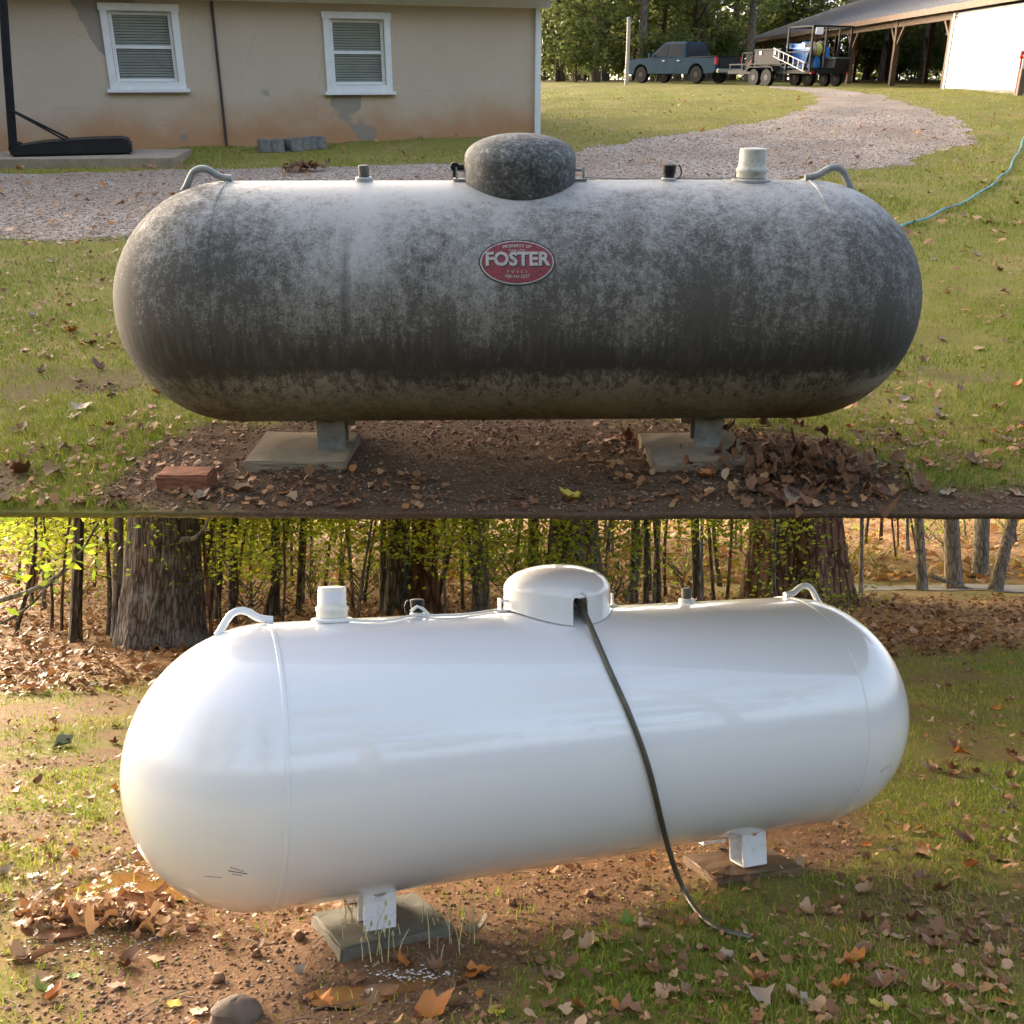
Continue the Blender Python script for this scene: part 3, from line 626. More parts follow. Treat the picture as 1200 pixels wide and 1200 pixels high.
# ------------------------------------------------------------------ the tank
TR, TH, TAX = .475, 1.12, .617
def text_geo(txt, size, bold=.0, spacing=1.0):
    c = bpy.data.curves.new('lettering', 'FONT'); c.body = txt; c.size = size; c.align_x = 'CENTER'; c.align_y = 'CENTER'; c.offset = bold; c.space_character = spacing
    c.resolution_u = 3
    o = bpy.data.objects.new('lettering', c); COL.objects.link(o); bpy.context.view_layer.update()
    me = o.evaluated_get(bpy.context.evaluated_depsgraph_get()).to_mesh()
    V = [tuple(v.co) for v in me.vertices]; F = [tuple(p.vertices) for p in me.polygons]
    o.to_mesh_clear(); bpy.data.objects.remove(o); bpy.data.curves.remove(c); return V, F
def surf(s, th, r=None):
    """point on the tank's flank: s along the axis, th up from the front"""
    r = TR if r is None else r
    if abs(s) > TH:
        d = abs(s) - TH; r = math.sqrt(max(r * r - d * d, 1e-6))
    return (s, -r * math.cos(th), r * math.sin(th))
def dome_mesh(mat, arch=None, n=144):
    rd = .213; mb = MB(); wall = 20
    prof = [(rd, f) for f in np.linspace(0, .46, wall)] + [(rd * (1 - t ** 2.1) ** (1 / 2.1), .46 + .54 * t) for t in (.12, .25, .38, .5, .62, .72, .8, .87, .92, .955, .98, .992)] + [(.002, 1.0)]
    top = .176
    for r, f in prof:
        for k in range(n):
            a = 2 * math.pi * k / n; x, y = r * math.cos(a), r * math.sin(a); zb = math.sqrt(TR * TR - (rd * math.sin(a)) ** 2) + .004
            mb.v.append((x, y, zb * (1 - f) + (TR + top) * f))
    for i in range(len(prof) - 1):
        for k in range(n):
            if arch is not None:
                a = 2 * math.pi * (k + .5) / n; d = (a - arch + math.pi) % (2 * math.pi) - math.pi; w = d * rd; f = (prof[i][1] + prof[i + 1][1]) / 2
                hw = .034; hz = f * .175
                if abs(w) < hw and i < wall - 1 and hz < .062 + math.sqrt(max(hw * hw - w * w, 0)): continue
            mb.f.append((i * n + k, i * n + (k + 1) % n, (i + 1) * n + (k + 1) % n, (i + 1) * n + k))
    return mb
def make_tank(root, shell, metal, domem, dirty):
    def child(mb, name, mat, parent=root, smooth_=True, bevel=0, z=TAX):
        o = mb.build(name, mat, parent, smooth_, bevel)
        if parent is root: o.location = (0, 0, z)
        return o
    prof = [(.001, -TH - TR)] + [(TR * math.cos(a), -TH - TR * math.sin(a)) for a in np.linspace(math.pi / 2 - .06, 0, 26)] + [(TR, s) for s in np.linspace(-TH, TH, 17)[1:-1]] + [(TR * math.cos(a), TH + TR * math.sin(a)) for a in np.linspace(0, math.pi / 2 - .06, 26)] + [(.001, TH + TR)]
    sh = child(MB().lathe(prof, 112, axis='x'), 'shell', shell)
    for s in (-TH, TH):
        pr = [(TR - .004, s - .011), (TR + .0025, s - .007), (TR + .004, s), (TR + .0025, s + .007), (TR - .004, s + .011)]
        child(MB().lathe(pr, 112, axis='x'), 'weld_seam', shell)
        q = 1 if s > 0 else -1
        pts = [(q * (TH - .015), 0, TR + .011), (q * (TH + .01), 0, TR + .012), (q * (TH + .04), 0, TR + .02), (q * (TH + .068), 0, TR + .042), (q * (TH + .098), 0, TR + .05), (q * (TH + .128), 0, TR + .038), (q * (TH + .148), 0, TR + .006), (q * (TH + .162), 0, TR - .02), (q * (TH + .175), 0, TR - .036)]
        from_ = [Vector(p) for p in pts]; fine = []
        for i in range(len(from_) - 1):
            for k in range(3): fine.append(from_[i].lerp(from_[i + 1], k / 3))
        fine.append(from_[-1])
        for _ in range(2): fine = [fine[0]] + [(fine[i - 1] + fine[i] * 2 + fine[i + 1]) / 4 for i in range(1, len(fine) - 1)] + [fine[-1]]
        child(MB().tube(fine, .0135, 10), 'lifting_lug', metal)
    # dome with its hasps
    arch = None if dirty else math.pi / 2
    d = child(dome_mesh(None, arch), 'dome_lid', domem)
    if not dirty:
        mb = MB(); rd = .213; pts = []
        for w, hz in [(-.034, 0.0), (-.034, .03), (-.034, .062)] + [(-.034 * math.cos(q), .062 + .034 * math.sin(q)) for q in np.linspace(.2, math.pi - .2, 9)] + [(.034, .062), (.034, .03), (.034, 0.0)]:
            a = arch + w / rd; f = hz / .175; zb = math.sqrt(TR * TR - (rd * math.sin(a)) ** 2) + .004
            pts.append(((rd + .001) * math.cos(a), (rd + .001) * math.sin(a), zb * (1 - f) + (TR + .176) * f))
        mb.tube(pts, .0045, 6); e = mb.build('opening_rim', domem, d, True)
        # valve body seen through the opening
        mb = MB().lathe([(.02, 0), (.02, .05), (.03, .055), (.03, .075), (.012, .08), (.012, .1)], 14, (0, .1, TR - .01)); mb.build('valve_body', M['galv'], d, True)
    for q in (-1, 1):
        mb = MB(); mb.box((q * .232, 0, TR + .006), (.05, .05, .006)); mb.box((q * .244, 0, TR + .03), (.006, .03, .045)); mb.box((q * .222, 0, TR + .04), (.03, .012, .01))
        h = child(mb, 'hasp', metal, smooth_=False)
        if dirty and q < 0:
            mb = MB().tube([(-.215, 0, TR + .05), (-.245, 0, TR + .05)], .011, 8); mb.lathe([(.017, -.012), (.019, 0), (.017, .012)], 10, (-.25, 0, TR + .052), 'y'); mb.tube([(-.25, 0, TR + .05), (-.252, 0, TR + .015)], .009, 8)
            mb.build('latch_knob', M['blackmetal'], h, True)
    # fittings along the crown
    cap = M['old_plastic'] if dirty else M['white_plastic']; dark = M['galv'] if dirty else M['black']
    mb = MB().lathe([(.034, -.012), (.034, .012), (.03, .016)], 20, (-.6, 0, TR)); c0 = child(mb, 'gauge_collar', shell)
    mb = MB().lathe([(.02, .01), (.02, .02), (.021, .022), (.02, .026), (.021, .031), (.02, .036), (.021, .042), (.0205, .058), (.012, .06)], 18, (-.6, 0, TR)); mb.build('gauge_cap', M['galv_dark'], c0, True)
    mb = MB().lathe([(.03, -.012), (.03, .008), (.024, .012)], 20, (.575, 0, TR)); c1 = child(mb, 'valve_collar', shell)
    mb = MB().lathe([(.022, .008), (.022, .022), (.024, .024), (.024, .03), (.022, .032), (.026, .034), (.027, .058), (.016, .062)], 18, (.575, 0, TR)); mb.build('valve_cap', M['black'], c1, True)
    mb = MB().tube([(.575 + .03 + .017 * math.sin(a), -.004, TR + .032 + .026 * math.cos(a)) for a in np.linspace(.2, 2 * math.pi - .2, 18)], .003, 6); mb.build('cap_ring', M['black'], c1, True)
    mb = MB().lathe([(.075, -.03), (.075, .004), (.07, .008)], 24, (.895, 0, TR)); c2 = child(mb, 'vent_base', shell)
    mb = MB().lathe([(.05, .006), (.056, .012), (.056, .03), (.059, .034), (.059, .044), (.054, .05), (.051, .055), (.051, .112), (.049, .118), (.03, .12)], 28, (.895, 0, TR)); vc = mb.build('vent_cap', cap, c2, True)
    if not dirty:
        n = 10; V = []; F = []
        for i in range(n + 1):
            a = math.pi / 2 + (i / n - .5) * 1.5
            for z in (.062, .104): V.append((.895 + .0518 * math.cos(a), .0518 * math.sin(a), TR + z))
        F = [(2 * i, 2 * i + 2, 2 * i + 3, 2 * i + 1) for i in range(n)]
        mb = MB(); mb.add(V, F); mb.build('paper_label', M['label'], vc, True)
    # saddle feet
    for sx in (-1, 1):
        for sy in (-1, 1):
            mb = MB(); y = sy * .185; w = .056
            top = -math.sqrt(TR * TR - .185 ** 2) + .03; bot = -TAX + .056
            arc = [(.03 * math.cos(a), top - .012 - .026 * math.sin(a)) for a in np.linspace(0, math.pi, 9)]
            poly = [(-w, bot), (w, bot), (w * 1.0, top), (.034, top)] + arc + [(-.034, top), (-w, top)]
            poly = [(sx * .765 + a, b_) for a, b_ in poly]
            mb.prism(poly, y - .004, y + .004)
            mb.box((sx * .765, y - sy * .045, bot + .004), (w * 2, .086, .008)); mb.box((sx * .765, y - sy * .088, (bot + top) / 2 + .02), (w * 2, .007, top - bot + .03))
            child(mb, 'saddle_foot', metal, smooth_=False)
    return sh
def tank_local(px, py, S, loc, yaw, r):
    d = ray(px, py, PU if S == 'U' else PL); h = HU if S == 'U' else HL
    m = Matrix.Rotation(-yaw, 3, 'Z'); o = m @ (Vector((0, 0, h)) - Vector(loc)); dd = m @ Vector(d)
    A = dd.y ** 2 + dd.z ** 2; B = o.y * dd.y + o.z * dd.z; C = o.y ** 2 + o.z ** 2 - r * r; D = B * B - A * C
    t = (-B - math.sqrt(max(D, 0))) / A; return o + dd * t
UT = (.031, 3.745, 0)
tk = thing('propane_tank', 'weathered grey horizontal propane tank streaked with black mould, red oval badge on its side', 'tank', UT, .02)
make_tank(tk, M['tank_dirty'], M['galv'], M['dome_dirty'], True)
# oval badge wrapped on the flank
bc = tank_local(606, 307, 'U', (UT[0], UT[1], TAX), .02, TR); th0 = math.atan2(bc.z, -bc.y); s0 = bc.x
def wrap(V, r): return [surf(s0 + a, th0 + b_ / TR, TR + r) for a, b_ in V]
def oval(a, b_, r, mat, name, parent):
    V = [(0, 0)]; F = []; n = 48
    for q in (.5, 1): V += [(a * q * math.cos(2 * math.pi * k / n), b_ * q * math.sin(2 * math.pi * k / n)) for k in range(n)]
    F = [(0, k + 1, (k + 1) % n + 1) for k in range(n)] + [(k + 1, k + 1 + n, (k + 1) % n + 1 + n, (k + 1) % n + 1) for k in range(n)]
    mb = MB(); mb.add(wrap(V, r), F); o = mb.build(name, mat, parent, True)
    return o
badge = oval(.136, .086, .0015, M['sign_black'], 'badge', tk); badge.location = (0, 0, TAX); badge['label'] = 'red oval badge with white lettering and a black border'
oval(.131, .081, .0022, M['sign_white'], 'badge_rim', badge); oval(.126, .0765, .0029, M['sign_red'], 'badge_field', badge)
def letters(txt, size, x, y, r, mat, name, bold=0, sp=1, arc=0, sy=1):
    V, F = text_geo(txt, size, bold, sp); mb = MB(); mb.add(wrap([(a + x, b_ * sy + y + arc * a * a) for a, b_, _ in V], r), F); mb.build(name, mat, badge)
letters('FOSTER', .066, .004, .004, .0036, M['sign_black'], 'lettering_shadow', .0022, 1.0, 0, 1.05)
letters('FOSTER', .066, 0, .008, .0043, M['sign_white'], 'lettering', .0022, 1.0, 0, 1.05)
letters('PROPERTY OF', .0155, 0, .059, .0043, M['sign_white'], 'lettering', .0003, 1.05, -1.6)
letters('Since 1921', .0125, 0, .042, .0043, M['sign_white'], 'lettering', .0002, 1.1)
letters('FUELS', .014, 0, -.036, .0043, M['sign_white'], 'lettering', .0001, 2.2)
letters('800-343-5537', .0155, 0, -.054, .0043, M['sign_white'], 'lettering', .0002, 1.0, 1.2)
a = tank_local(612, 232, 'U', (UT[0], UT[1], TAX), .02, TR); th1 = math.atan2(a.z, -a.y)
mb = MB(); V = [surf(a.x + u, th1 + v / TR, TR + .0016) for u in (-.027, 0, .027) for v in (-.016, .016)]; mb.add(V, [(0, 2, 3, 1), (2, 4, 5, 3)]); o = mb.build('tape_scrap', M['tape'], tk); o.location = (0, 0, TAX)
# pale rub mark on the right end, thin wire along the crown
mb = MB(); pts = [(.25, .0, TR + .012), (.4, -.012, TR + .008), (.53, .01, TR + .009), (.7, -.012, TR + .007), (.84, -.02, TR + .012)]; mb.tube(pts, .0025, 6); o = mb.build('wire', M['galv'], tk, True); o.location = (0, 0, TAX)
# a few dead leaf bits stuck on the crown
# ------------------------------------------------------------------ pads, brick
def rough_block(name, d, mat, label, cat, loc, rz, bev=.008, group=None, seed=0, jag=.006, sm=False):
    import bmesh
    bm = bmesh.new(); bmesh.ops.create_cube(bm, size=1)
    for v in bm.verts: v.co = Vector((v.co.x * d[0], v.co.y * d[1], (v.co.z + .5) * d[2]))
    bmesh.ops.bevel(bm, geom=list(bm.edges), offset=bev, segments=2, affect='EDGES')
    bmesh.ops.subdivide_edges(bm, edges=[e for e in bm.edges if e.calc_length() > .05], cuts=4, use_grid_fill=True)
    r = random.Random(seed)
    for v in bm.verts: v.co += Vector((r.uniform(-1, 1), r.uniform(-1, 1), r.uniform(-1, 1))) * jag * .4
    me = bpy.data.meshes.new(name); bm.to_mesh(me); bm.free(); me.materials.append(mat)
    if sm: me.polygons.foreach_set('use_smooth', [True] * len(me.polygons))
    o = link(name, me); put(o, loc, rz); return tag(o, label, cat, group)
PADH = .056
for i, (a, b_, lab) in enumerate(((347, 545, 'square tan concrete paver under the left foot of the weathered tank'), (822, 546, 'square tan concrete paver under the right foot of the weathered tank'))):
    p = gp(a, b_ + 4, 'U'); rough_block('concrete_pad', (.405, .34, .076), M['concrete'], lab, 'paver', (p[0], p[1] + .16, -.018), (-.02, .05)[i], .006, None, i)
p = gp(215, 576, 'U'); rough_block('brick', (.205, .1, .072), M['brick'], 'loose red brick lying on the soil left of the left paver', 'brick', (p[0], p[1] + .05, p[2] - .008), -.03, .008, None, 9, .004)

# ------------------------------------------------------------------ stucco house
hz0 = float(HB[2]) - .05
house = thing('stucco_house', 'tan stucco house with white trimmed windows and clay stained foot', 'house', (HB[0], HB[1], hz0), HRZ)
def wallhit(px, py):
    d = ray(px, py, PU); n = Vector((hn[0], hn[1], 0)); o = Vector((0, 0, HU)); c = Vector(HB); t = (c - o).dot(n) / Vector(d).dot(n); q = o + Vector(d) * t
    return (q - c).dot(Vector((hd[0], hd[1], 0))), q.z - hz0
WH = wallhit(600, 3)[1]
wins = []
for (a, b_, top, hgt) in ((115, 207, 4, 1.28), (377, 456, 14, 1.28)):
    xa, z1 = wallhit(a, top); xb, z1b = wallhit(b_, top); wins.append((xa, xb, (z1 + z1b) / 2 - hgt, (z1 + z1b) / 2))
# wall built in strips round the window openings
mb = MB(); xs_ = [-16] ; T = .24
for xa, xb, za, zb in wins: xs_ += [xa + .11, xb - .11]
xs_.append(0)
for i in range(len(xs_) - 1):
    a, b_ = xs_[i], xs_[i + 1]
    if i % 2 == 0: mb.box(((a + b_) / 2, T / 2, (WH - .6) / 2), (b_ - a, T, WH + .6))
    else:
        za, zb = wins[i // 2][2] + .11, wins[i // 2][3] - .11
        mb.box(((a + b_) / 2, T / 2, (za - .6) / 2), (b_ - a, T, za + .6)); mb.box(((a + b_) / 2, T / 2, (zb + WH) / 2), (b_ - a, T, WH - zb))
mb.build('wall', M['stucco'], house)
MB().box((-T / 2, 3.6, (WH - .6) / 2), (T, 6.7, WH + .6)).build('side_wall', M['stucco'], house)
mb = MB(); mb.box((-8, -.05, WH - .02), (16.5, .1, .13)); mb.box((-8, .1, WH + .075), (16.7, .5, .05)); mb.build('eave_fascia', M['trim_white'], house)
mb = MB(); mb.box((.03, -.012, WH / 2 - .1), (.11, .09, WH)); mb.box((.03, -.045, WH * .5), (.06, .03, WH - .25)); mb.build('corner_trim', M['trim_white'], house)
mb = MB(); mb.prism([(-.5, WH + .1), (3.6, WH + 1.9), (7.7, WH + .1), (7.7, WH + .22), (3.6, WH + 2.04), (-.5, WH + .22)], -16.6, .4, 'yz'); mb.build('roof', M['roofing'], house)
for xa, xb, za, zb in wins:
    w = MB(); tw = .11
    for c, d in (((xa + xb) / 2, None),):
        w.box(((xa + xb) / 2, -.018, zb - tw / 2), (xb - xa + .04, .05, tw)); w.box(((xa + xb) / 2, -.018, za + tw / 2), (xb - xa, .05, tw))
        for x_ in (xa + tw / 2, xb - tw / 2): w.box((x_, -.018, (za + zb) / 2), (tw, .05, zb - za - 2 * tw))
    wo = w.build('window', M['trim_white'], house, False, .006)
    s = MB()
    for x_ in (xa + tw + .03, xb - tw - .03): s.box((x_, .05, (za + zb) / 2), (.055, .05, zb - za - 2 * tw))
    for z_ in (za + tw + .03, (za + zb) / 2, zb - tw - .03): s.box(((xa + xb) / 2, .054, z_), (xb - xa - 2 * tw - .12, .05, .05))
    s.build('sash', M['trim_white'], wo)
    MB().box(((xa + xb) / 2, .075, (za + zb) / 2), (xb - xa - 2 * tw, .006, zb - za - 2 * tw)).build('pane', M['glass'], wo)
    s = MB(); z_ = za + tw + .02
    while z_ < zb - tw:
        s.box(((xa + xb) / 2, .064, z_), (xb - xa - 2 * tw - .13, .012, .03), M=Matrix.Rotation(.5, 4, 'X')); z_ += .042
    s.build('blind', M['blind'], wo)
    MB().box(((xa + xb) / 2, -.03, za - .02), (xb - xa + .1, .1, .05)).build('sill', M['trim_white'], wo)
xa, _ = wallhit(257, 90); MB().tube([(xa, -.03, -.1), (xa, -.03, WH - .1)], .022, 8).build('downpipe', plain('rusty_pipe', (.06, .045, .04), .7, .3, 5), house, True)

# concrete slab with the basketball stand
mb = MB(); zt = max(p[2] for p in SLAB) + .05; mb.prism([(p[0], p[1]) for p in SLAB], zt - .25, zt, 'xy'); o = mb.build('concrete_slab', M['concrete'], None, False, .01); put(o); tag(o, kind='structure')
p = at(88, 184, gp(88, 189, 'U')[1], 'U'); sc_ = p[1] / FPX
bs = thing('basketball_stand', 'black portable basketball stand with a long flat base on the concrete slab', 'basketball hoop', (p[0], p[1], zt), HRZ)
L_ = 122 * sc_; hh = .235
mb = MB(); mb.prism([(-L_ / 2, .0), (L_ / 2, .0), (L_ / 2, hh * .75), (L_ / 2 - .08, hh), (.15, hh * .97), (-L_ / 2 + .35, hh * .8), (-L_ / 2, hh * .55)], -.42, .42); mb.build('base', M['black'], bs, True, .03)
px_ = -61 * sc_
mb = MB(); ptop = at(17, -10, p[1], 'U'); dx_ = (ptop[0] - at(27, 184, p[1], 'U')[0]) ; mb.tube([(px_, 0, .08), (px_ + dx_ * .45, 0, 1.4), (px_ + dx_, 0, 2.9)], [.062, .06, .058], 14); mb.build('pole', M['blackmetal'], bs, True)
for q in (-.12, .12): MB().tube([(px_ + .03, q * .3, .66), (px_ + .75, q * 2.2, .22)], .016, 8).build('brace', M['blackmetal'], bs, True)
MB().tube([(px_ + .05, .2, .1), (px_ + .05, -.2, .1)], .09, 14).build('wheel', M['rubber'], bs, True)
MB().box((px_ - .35, 0, 3.2), (.04, 1.1, .75)).build('backboard', M['trim_white'], bs)

# hollow blocks along the wall foot
def cinder(loc, rz, label, lying=False):
    mb = MB(); mb.box((0, -.08, .1), (.19, .03, .19)); mb.box((0, .08, .1), (.19, .03, .19)); 
    mb = MB(); 
    for y in (-.185, 0, .185): mb.box((0, y, .1), (.19, .03, .19))
    for x in (-.08, .08): mb.box((x, 0, .1), (.031, .34, .187))
    o = mb.build('concrete_block', M['cinder'], None, False, .004); put(o, loc, rz); return tag(o, label, 'block')
for i, (px, py, lab) in enumerate(((309, 178, 'leftmost of the grey hollow blocks along the house foot'), (324, 178, 'second grey hollow block from the left at the house foot'), (341, 177, 'third grey hollow block from the left at the house foot'), (352, 176, 'fourth grey hollow block from the left at the house foot'), (362, 175, 'fifth grey hollow block from the left at the house foot'), (372, 174, 'rightmost of the grey hollow blocks along the house foot'))):
    p = gp(px, py, 'U'); cinder((p[0], p[1] + .12, p[2] - .01), HRZ + (.06, -.05, .3, .1, -.04, .05)[i], lab)

# teal hose over the lawn
pts = [gp(a, b_, 'U') for a, b_ in ((1235, 120), (1215, 140), (1199, 165), (1190, 187), (1178, 206), (1160, 222), (1130, 239), (1090, 257), (1052, 271), (1010, 288))]
f = []
for i in range(len(pts) - 1):
    for k in range(5): f.append(pts[i] + (pts[i + 1] - pts[i]) * k / 5)
for _ in range(4): f = [f[0]] + [(f[i - 1] + f[i] * 2 + f[i + 1]) / 4 for i in range(1, len(f) - 1)] + [f[-1]]
f = [(q[0] + .02 * math.sin(i * 1.1), q[1], float(z_upper(q[0], q[1])) + .03) for i, q in enumerate(f)]
o = MB().tube(f, .014, 8).build('garden_hose', M['teal'], None, True); put(o); tag(o, 'teal garden hose trailing across the lawn right of the weathered tank', 'hose')
# ------------------------------------------------------------------ open shed with a white end room
SX, SY = 555 / FPX * 31, 31.0; sz = float(z_upper(SX, SY)) - .02
EH = 2.62
shed = thing('open_shed', 'long open sided timber shed with grey shingle roof and white sided end room', 'shed', (SX, SY, sz), -.02)
PIT = .34; RX = 9.0; LEN = 40.0
def roofz(x): return EH + .12 + (x + .55) * PIT if x < RX else EH + .12 + (RX + .55) * PIT - (x - RX) * PIT
ro = MB(); t_ = .1
ro.prism([(-.55, roofz(-.55)), (RX, roofz(RX)), (2 * RX + .55, roofz(2 * RX + .55)), (2 * RX + .55, roofz(2 * RX + .55) + t_), (RX, roofz(RX) + t_), (-.55, roofz(-.55) + t_)], -.6, LEN)
rf = ro.build('roof', M['roofing'], shed)
# shingle courses as thin overlapping steps on the visible slope
mb = MB(); x_ = -.55
while x_ < RX - .1:
    mb.prism([(x_, roofz(x_) + t_ - .002), (x_ + .31, roofz(x_ + .31) + t_ - .002), (x_ + .31, roofz(x_ + .31) + t_ + .004), (x_, roofz(x_) + t_ + .022)], -.61, LEN + .01); x_ += .3
o = mb.build('shingle_courses', M['roofing'], rf); tag(o, kind='stuff')
mb = MB(); mb.box((-.58, LEN / 2 - .3, EH + .1), (.05, LEN + .6, .2)); mb.build('eave_fascia', M['wood'], shed)
mb = MB(); mb.bar((-.6, -.63, roofz(-.6) + .02), (RX, -.63, roofz(RX) + .02), .05, .2); mb.build('rake_board', M['wood'], shed)
mb = MB(); mb.box((.05, LEN / 2 + 2.6, EH - .08), (.15, LEN - 5.4, .24)); mb.build('eave_beam', M['wood'], shed)
mb = MB(); y_ = 5.6
while y_ < LEN - .3:
    mb.bar((-.5, y_, roofz(-.5) - .08), (RX, y_, roofz(RX) - .08), .05, .14); y_ += .9
o = mb.build('rafters', M['shade_wood'], shed)
for i, y_ in enumerate((5.75, 11.2, 17, 23, 29, 35, 39.7)):
    for x_ in (.05, 6.0):
        po = MB().box((x_, y_, (roofz(x_) - .1) / 2 - .1), (.2, .2, roofz(x_) + .1)).build('post', M['wood'], shed)
        for q in (-1, 1): MB().bar((x_, y_ + q * .09, EH - .85), (x_, y_ + q * .75, EH - .15), .1).build('brace', M['wood'], po)
# white end room: lapped siding in courses
def siding(a, b_, h0, h1f, name, ax):
    mb = MB(); z_ = h0; st = .115
    while True:
        top = min(z_ + st, max(h1f(a), h1f(b_)))
        if z_ >= max(h1f(a), h1f(b_)) - .02: break
        lo, hi = a, b_
        if ax == 'x' and z_ > EH:          # gable courses shorten towards the ridge
            lo = max(a, (z_ - EH - .12) / PIT - .55 + .1); hi = min(b_, 2 * RX - lo)
            if hi - lo < .2: break
        if ax == 'x': mb.prism([(-.03, z_), (-.012, top), (.03, top), (.03, z_)], lo, hi, 'yz')
        else: mb.prism([(-.03, z_), (-.012, top), (.03, top), (.03, z_)], lo, hi, 'xz')
        z_ += st
    return mb.build(name, M['siding'], shed)
siding(.04, 2 * RX, .1, lambda x: roofz(min(x, RX)), 'gable_siding', 'x')
siding(.0, 5.5, .1, lambda y: EH, 'side_siding', 'y')
MB().box((.03, .03, EH / 2), (.14, .14, EH)).build('corner_board', M['trim_white'], shed); MB().box((.0, 5.56, EH / 2), (.12, .12, EH)).build('corner_board', M['trim_white'], shed)
MB().box((3.0, 5.5, 1.4), (6.0, .08, 2.9)).build('back_wall', M['siding'], shed)
mb = MB(); mb.box((9, .05, .0), (18, .2, .24)); mb.box((.06, 2.8, .0), (.2, 5.5, .24)); mb.build('footing', M['concrete_dark'], shed)
w = MB(); xa, xb, za, zb = 1.0, 1.95, 1.25, 2.1
for z_ in (za, zb): w.box(((xa + xb) / 2, -.05, z_), (xb - xa + .16, .06, .08))
for x_ in (xa, xb): w.box((x_, -.05, (za + zb) / 2), (.08, .06, zb - za - .08))
wo = w.build('window', M['trim_white'], shed); MB().box(((xa + xb) / 2, -.035, (za + zb) / 2), (xb - xa - .08, .02, zb - za - .08)).build('pane', M['glass'], wo)
p = gp(1157, 109, 'U'); Yp = 29.5; zg = float(z_upper(557 / FPX * Yp, Yp)); px_ = 557 / FPX * Yp
o = MB().box((px_, Yp, zg + .33), (.17, .15, .8)).build('timber_post', M['wood'], None, False, .015); put(o); tag(o, 'short weathered timber post at the corner of the white end room', 'post')
h = thing('yard_hydrant', 'red yard hydrant standing behind the short timber post', 'hydrant', (px_ - .02, Yp + .2, zg))
MB().tube([(0, 0, 0), (0, 0, 1.05)], .035, 10).build('riser', M['red'], h, True); mb = MB().lathe([(.05, 0), (.075, .05), (.07, .16), (.04, .22)], 12, (0, 0, 1.0)); mb.tube([(0, 0, 1.1), (0, -.14, 1.08), (0, -.17, 1.0)], .03, 8); mb.build('head', M['red'], h, True)
MB().tube([(0, .02, 1.2), (-.02, .14, 1.36)], .018, 6).build('lever', M['red'], h, True)

# ------------------------------------------------------------------ pickup
def wheel(parent, loc, r, w, axis='y'):
    mb = MB().lathe([(r * .62, -w / 2), (r * .93, -w / 2), (r, -w * .36), (r, w * .36), (r * .93, w / 2), (r * .62, w / 2)], 24, axis='y'); o = mb.build('wheel', M['rubber'], parent, True); o.location = loc
    MB().lathe([(.04, -w * .5), (r * .2, -w * .52), (r * .6, -w * .44), (r * .64, -w * .3), (r * .64, w * .3), (r * .6, w * .44), (r * .2, w * .52), (.04, w * .5)], 20, axis='y').build('rim', M['rim'], o, True)
    return o
tx, ty = 8.4, 50.1; tz = float(z_upper(tx, ty))
tr = thing('pickup_truck', 'slate blue crew cab pickup parked at the crest of the lawn', 'truck', (tx, ty, tz), R(130))
def arch(cx, r, n=9): return [(cx + r * math.cos(a), .42 + r * math.sin(a)) for a in np.linspace(math.pi, 0, n)]
# x forward; lower body outline with wheel arches
prof = [(-2.9, .55), (-2.9, 1.12)] + [(-1.0, 1.17), (.95, 1.17), (1.35, 1.18), (2.6, 1.1), (2.85, .98), (2.9, .55), (2.75, .42)] + arch(1.82, .46)[::-1] + arch(-1.72, .46)[::-1] + [(-2.75, .45)]
bd = MB().prism(prof, -.98, .98).build('body', M['truck'], tr, True, .03)
cab = MB(); zr = 1.88
lo = [(-1.02, 1.15), (1.42, 1.15)]; hi = [(-.82, zr), (.55, zr)]
V = []
for y, k in ((-.93, .8), (.93, .8)):
    pass
def loft(mb, bot, top): 
    return mb.add(bot + top, [(3, 2, 1, 0), (4, 5, 6, 7)] + [(i, (i + 1) % 4, (i + 1) % 4 + 4, i + 4) for i in range(4)])
loft(cab, [(-1.02, -.94, 1.14), (1.45, -.94, 1.14), (1.45, .94, 1.14), (-1.02, .94, 1.14)], [(-.85, -.72, zr), (.5, -.72, zr), (.5, .72, zr), (-.85, .72, zr)])
cb = cab.build('cab', M['truck'], tr, True, .05)
def glass(pts, name='window'): 
    mb = MB(); mb.add(pts, [tuple(range(len(pts)))]); mb.build(name, M['carglass'], cb)
def onside(x, f, s): # point on cab flank at height fraction f
    return (x, s * (.94 - .22 * f + .012), 1.14 + (zr - 1.14) * f)
for s in (-1, 1):
    glass([onside(-.86, .12, s), onside(.12, .12, s), onside(.12, .86, s), onside(-.76, .86, s)]); glass([onside(.2, .12, s), onside(1.15, .12, s), onside(.5, .86, s), onside(.2, .86, s)])
glass([(-1.012, -.8, 1.24), (-1.012, .8, 1.24), (-.9, .64, 1.8), (-.9, -.64, 1.8)], 'rear_window'); glass([(1.40, -.82, 1.24), (1.40, .82, 1.24), (.62, .66, 1.82), (.62, -.66, 1.82)], 'windscreen')
mb = MB(); mb.box((-1.95, 0, 1.19), (1.75, 1.6, .03)); mb.build('bed_floor', M['black'], tr)
MB().box((-2.915, 0, .9), (.03, 1.5, .42)).build('tailgate', M['black'], tr, False, .01)
MB().box((-2.98, 0, .56), (.16, 1.9, .17)).build('rear_bumper', M['chrome'], tr, False, .03)
MB().box((2.95, 0, .56), (.16, 1.92, .2)).build('front_bumper', M['chrome'], tr, False, .03)
